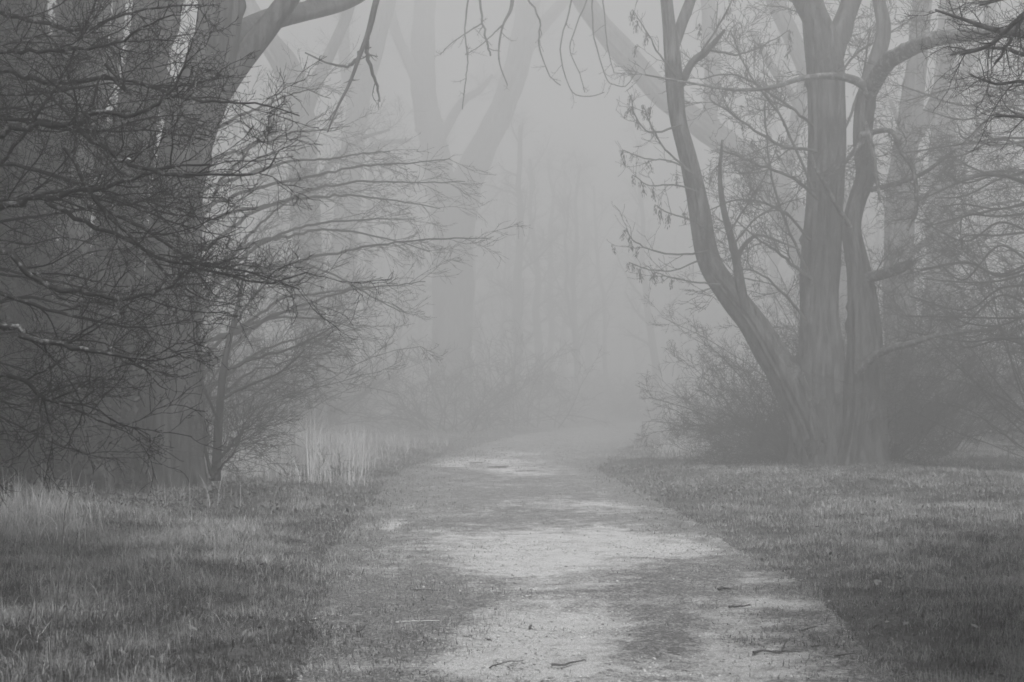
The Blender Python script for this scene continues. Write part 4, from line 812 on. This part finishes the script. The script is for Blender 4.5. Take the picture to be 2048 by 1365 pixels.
stick('fallen_straw', 'long pale straw lying straight across the mossy side of the path', 'straw', [(792, 1253), (830, 1251), (880, 1249)], .006, M_STICK_PALE, 10)
stick('fallen_twig', 'long thin dark twig on the moss above the pale straw', 'twig', [(820, 1183), (850, 1182), (880, 1182), (892, 1178)], .005, M_STICK, 11)
stick('fallen_twig', 'thin dark twig on the mossy side of the path by the verge', 'twig', [(700, 1216), (720, 1219), (745, 1219), (770, 1218)], .004, M_STICK, 12)
stick('fallen_twig', 'stubby dark twig between the pale straw and the verge', 'twig', [(716, 1273), (724, 1266), (730, 1263)], .008, M_STICK, 13)
stick('pale_branch', 'peeled white branch piece lying at the foot of the thick forked trunk', 'branch', [(314, 967.5), (330, 969), (347, 970)], .022, M_STICK_PALE, 14)
for k, (px, py, s, lab) in enumerate(((888, 1251, .028, 'pale curled leaf at the end of the long straw'), (940, 1232, .022, 'small pale curled leaf standing upright on the moss'), (812, 1035, .05, 'white curled leaf on the mossy path near the pale chalk patch'), (1062, 1258, .03, 'dark crumpled leaf on the pale middle of the path'), (1775, 1270, .03, 'small white leaf lying in the dark shaded verge'), (885, 1073, .03, 'pale leaf flake above the middle gravel patch'))):
    d = CAMZ*F/(py-HZ); x = (px-1024)/F*d; rr_ = np.random.default_rng(400+k)
    V, q, t = leaf_cards(np.zeros(1), np.zeros(1), np.zeros(1), np.array([s]), rr_, .6)
    o = link('fallen_leaf', raw_mesh('fallen_leaf', V, [q, t], {'tone': np.full(7, .05 if 'dark' in lab[:5] else .9)}, False), M_LITTER if 'dark' in lab[:5] else M_DEAD)
    o.location = (x, d, float(ground_z(x, d))+.02+(.05 if 'verge' in lab else 0)); tag(o, lab, 'leaf')
# dead flower stalks in the near verge
for k, (pts, lab) in enumerate((([(108, 1365, 1.6), (114, 1240, 1.4), (124, 1130, 1.1), (130, 1060, .9), (142, 1020, .6)], 'tall thin dark stalk standing in the near grass'), ([(128, 1345, 1.4), (134, 1220, 1.2), (148, 1120, .9), (157, 1080, .6)], 'shorter dark stalk leaning beside the tall thin stalk'))):
    d = 8.1; P, Rd = line_px(pts, d, d+.1, 14); P[:, 2] -= P[0, 2]-float(ground_z(P[0, 0], d))
    root = P[0].copy(); g = Geo(); g.add(P-root, Rd, 5)
    pr, rr_ = sprout(np.random.default_rng(70+k), (P-root)[None], Rd[None], 5, .04, .12, ang=40, n=4, tmin=.4, rmin=.0012); g.add(pr, rr_, 3); g.flush()
    o = link('dead_stalk', raw_mesh('dead_stalk', np.concatenate(g.V), [np.concatenate(g.Q)]), M_STICK); o.location = root; tag(o, lab, 'stalk', 'dead stalks in the near grass')

# ------------------------------------------------------------------ render settings
SC.view_settings.view_transform = 'Standard'; SC.view_settings.look = 'None'; SC.view_settings.exposure = 0.97; SC.view_settings.gamma = 1
c = SC.cycles
c.max_bounces = 6; c.diffuse_bounces = 2; c.glossy_bounces = 1; c.transmission_bounces = 1; c.volume_bounces = 2; c.transparent_max_bounces = 4
c.caustics_reflective = False; c.caustics_refractive = False
c.use_adaptive_sampling = False; c.use_denoising = True; c.denoiser = 'OPENIMAGEDENOISE'; c.denoising_input_passes = 'RGB_ALBEDO_NORMAL'; c.denoising_prefilter = 'ACCURATE'
c.sample_clamp_indirect = 6; c.filter_width = 1.6
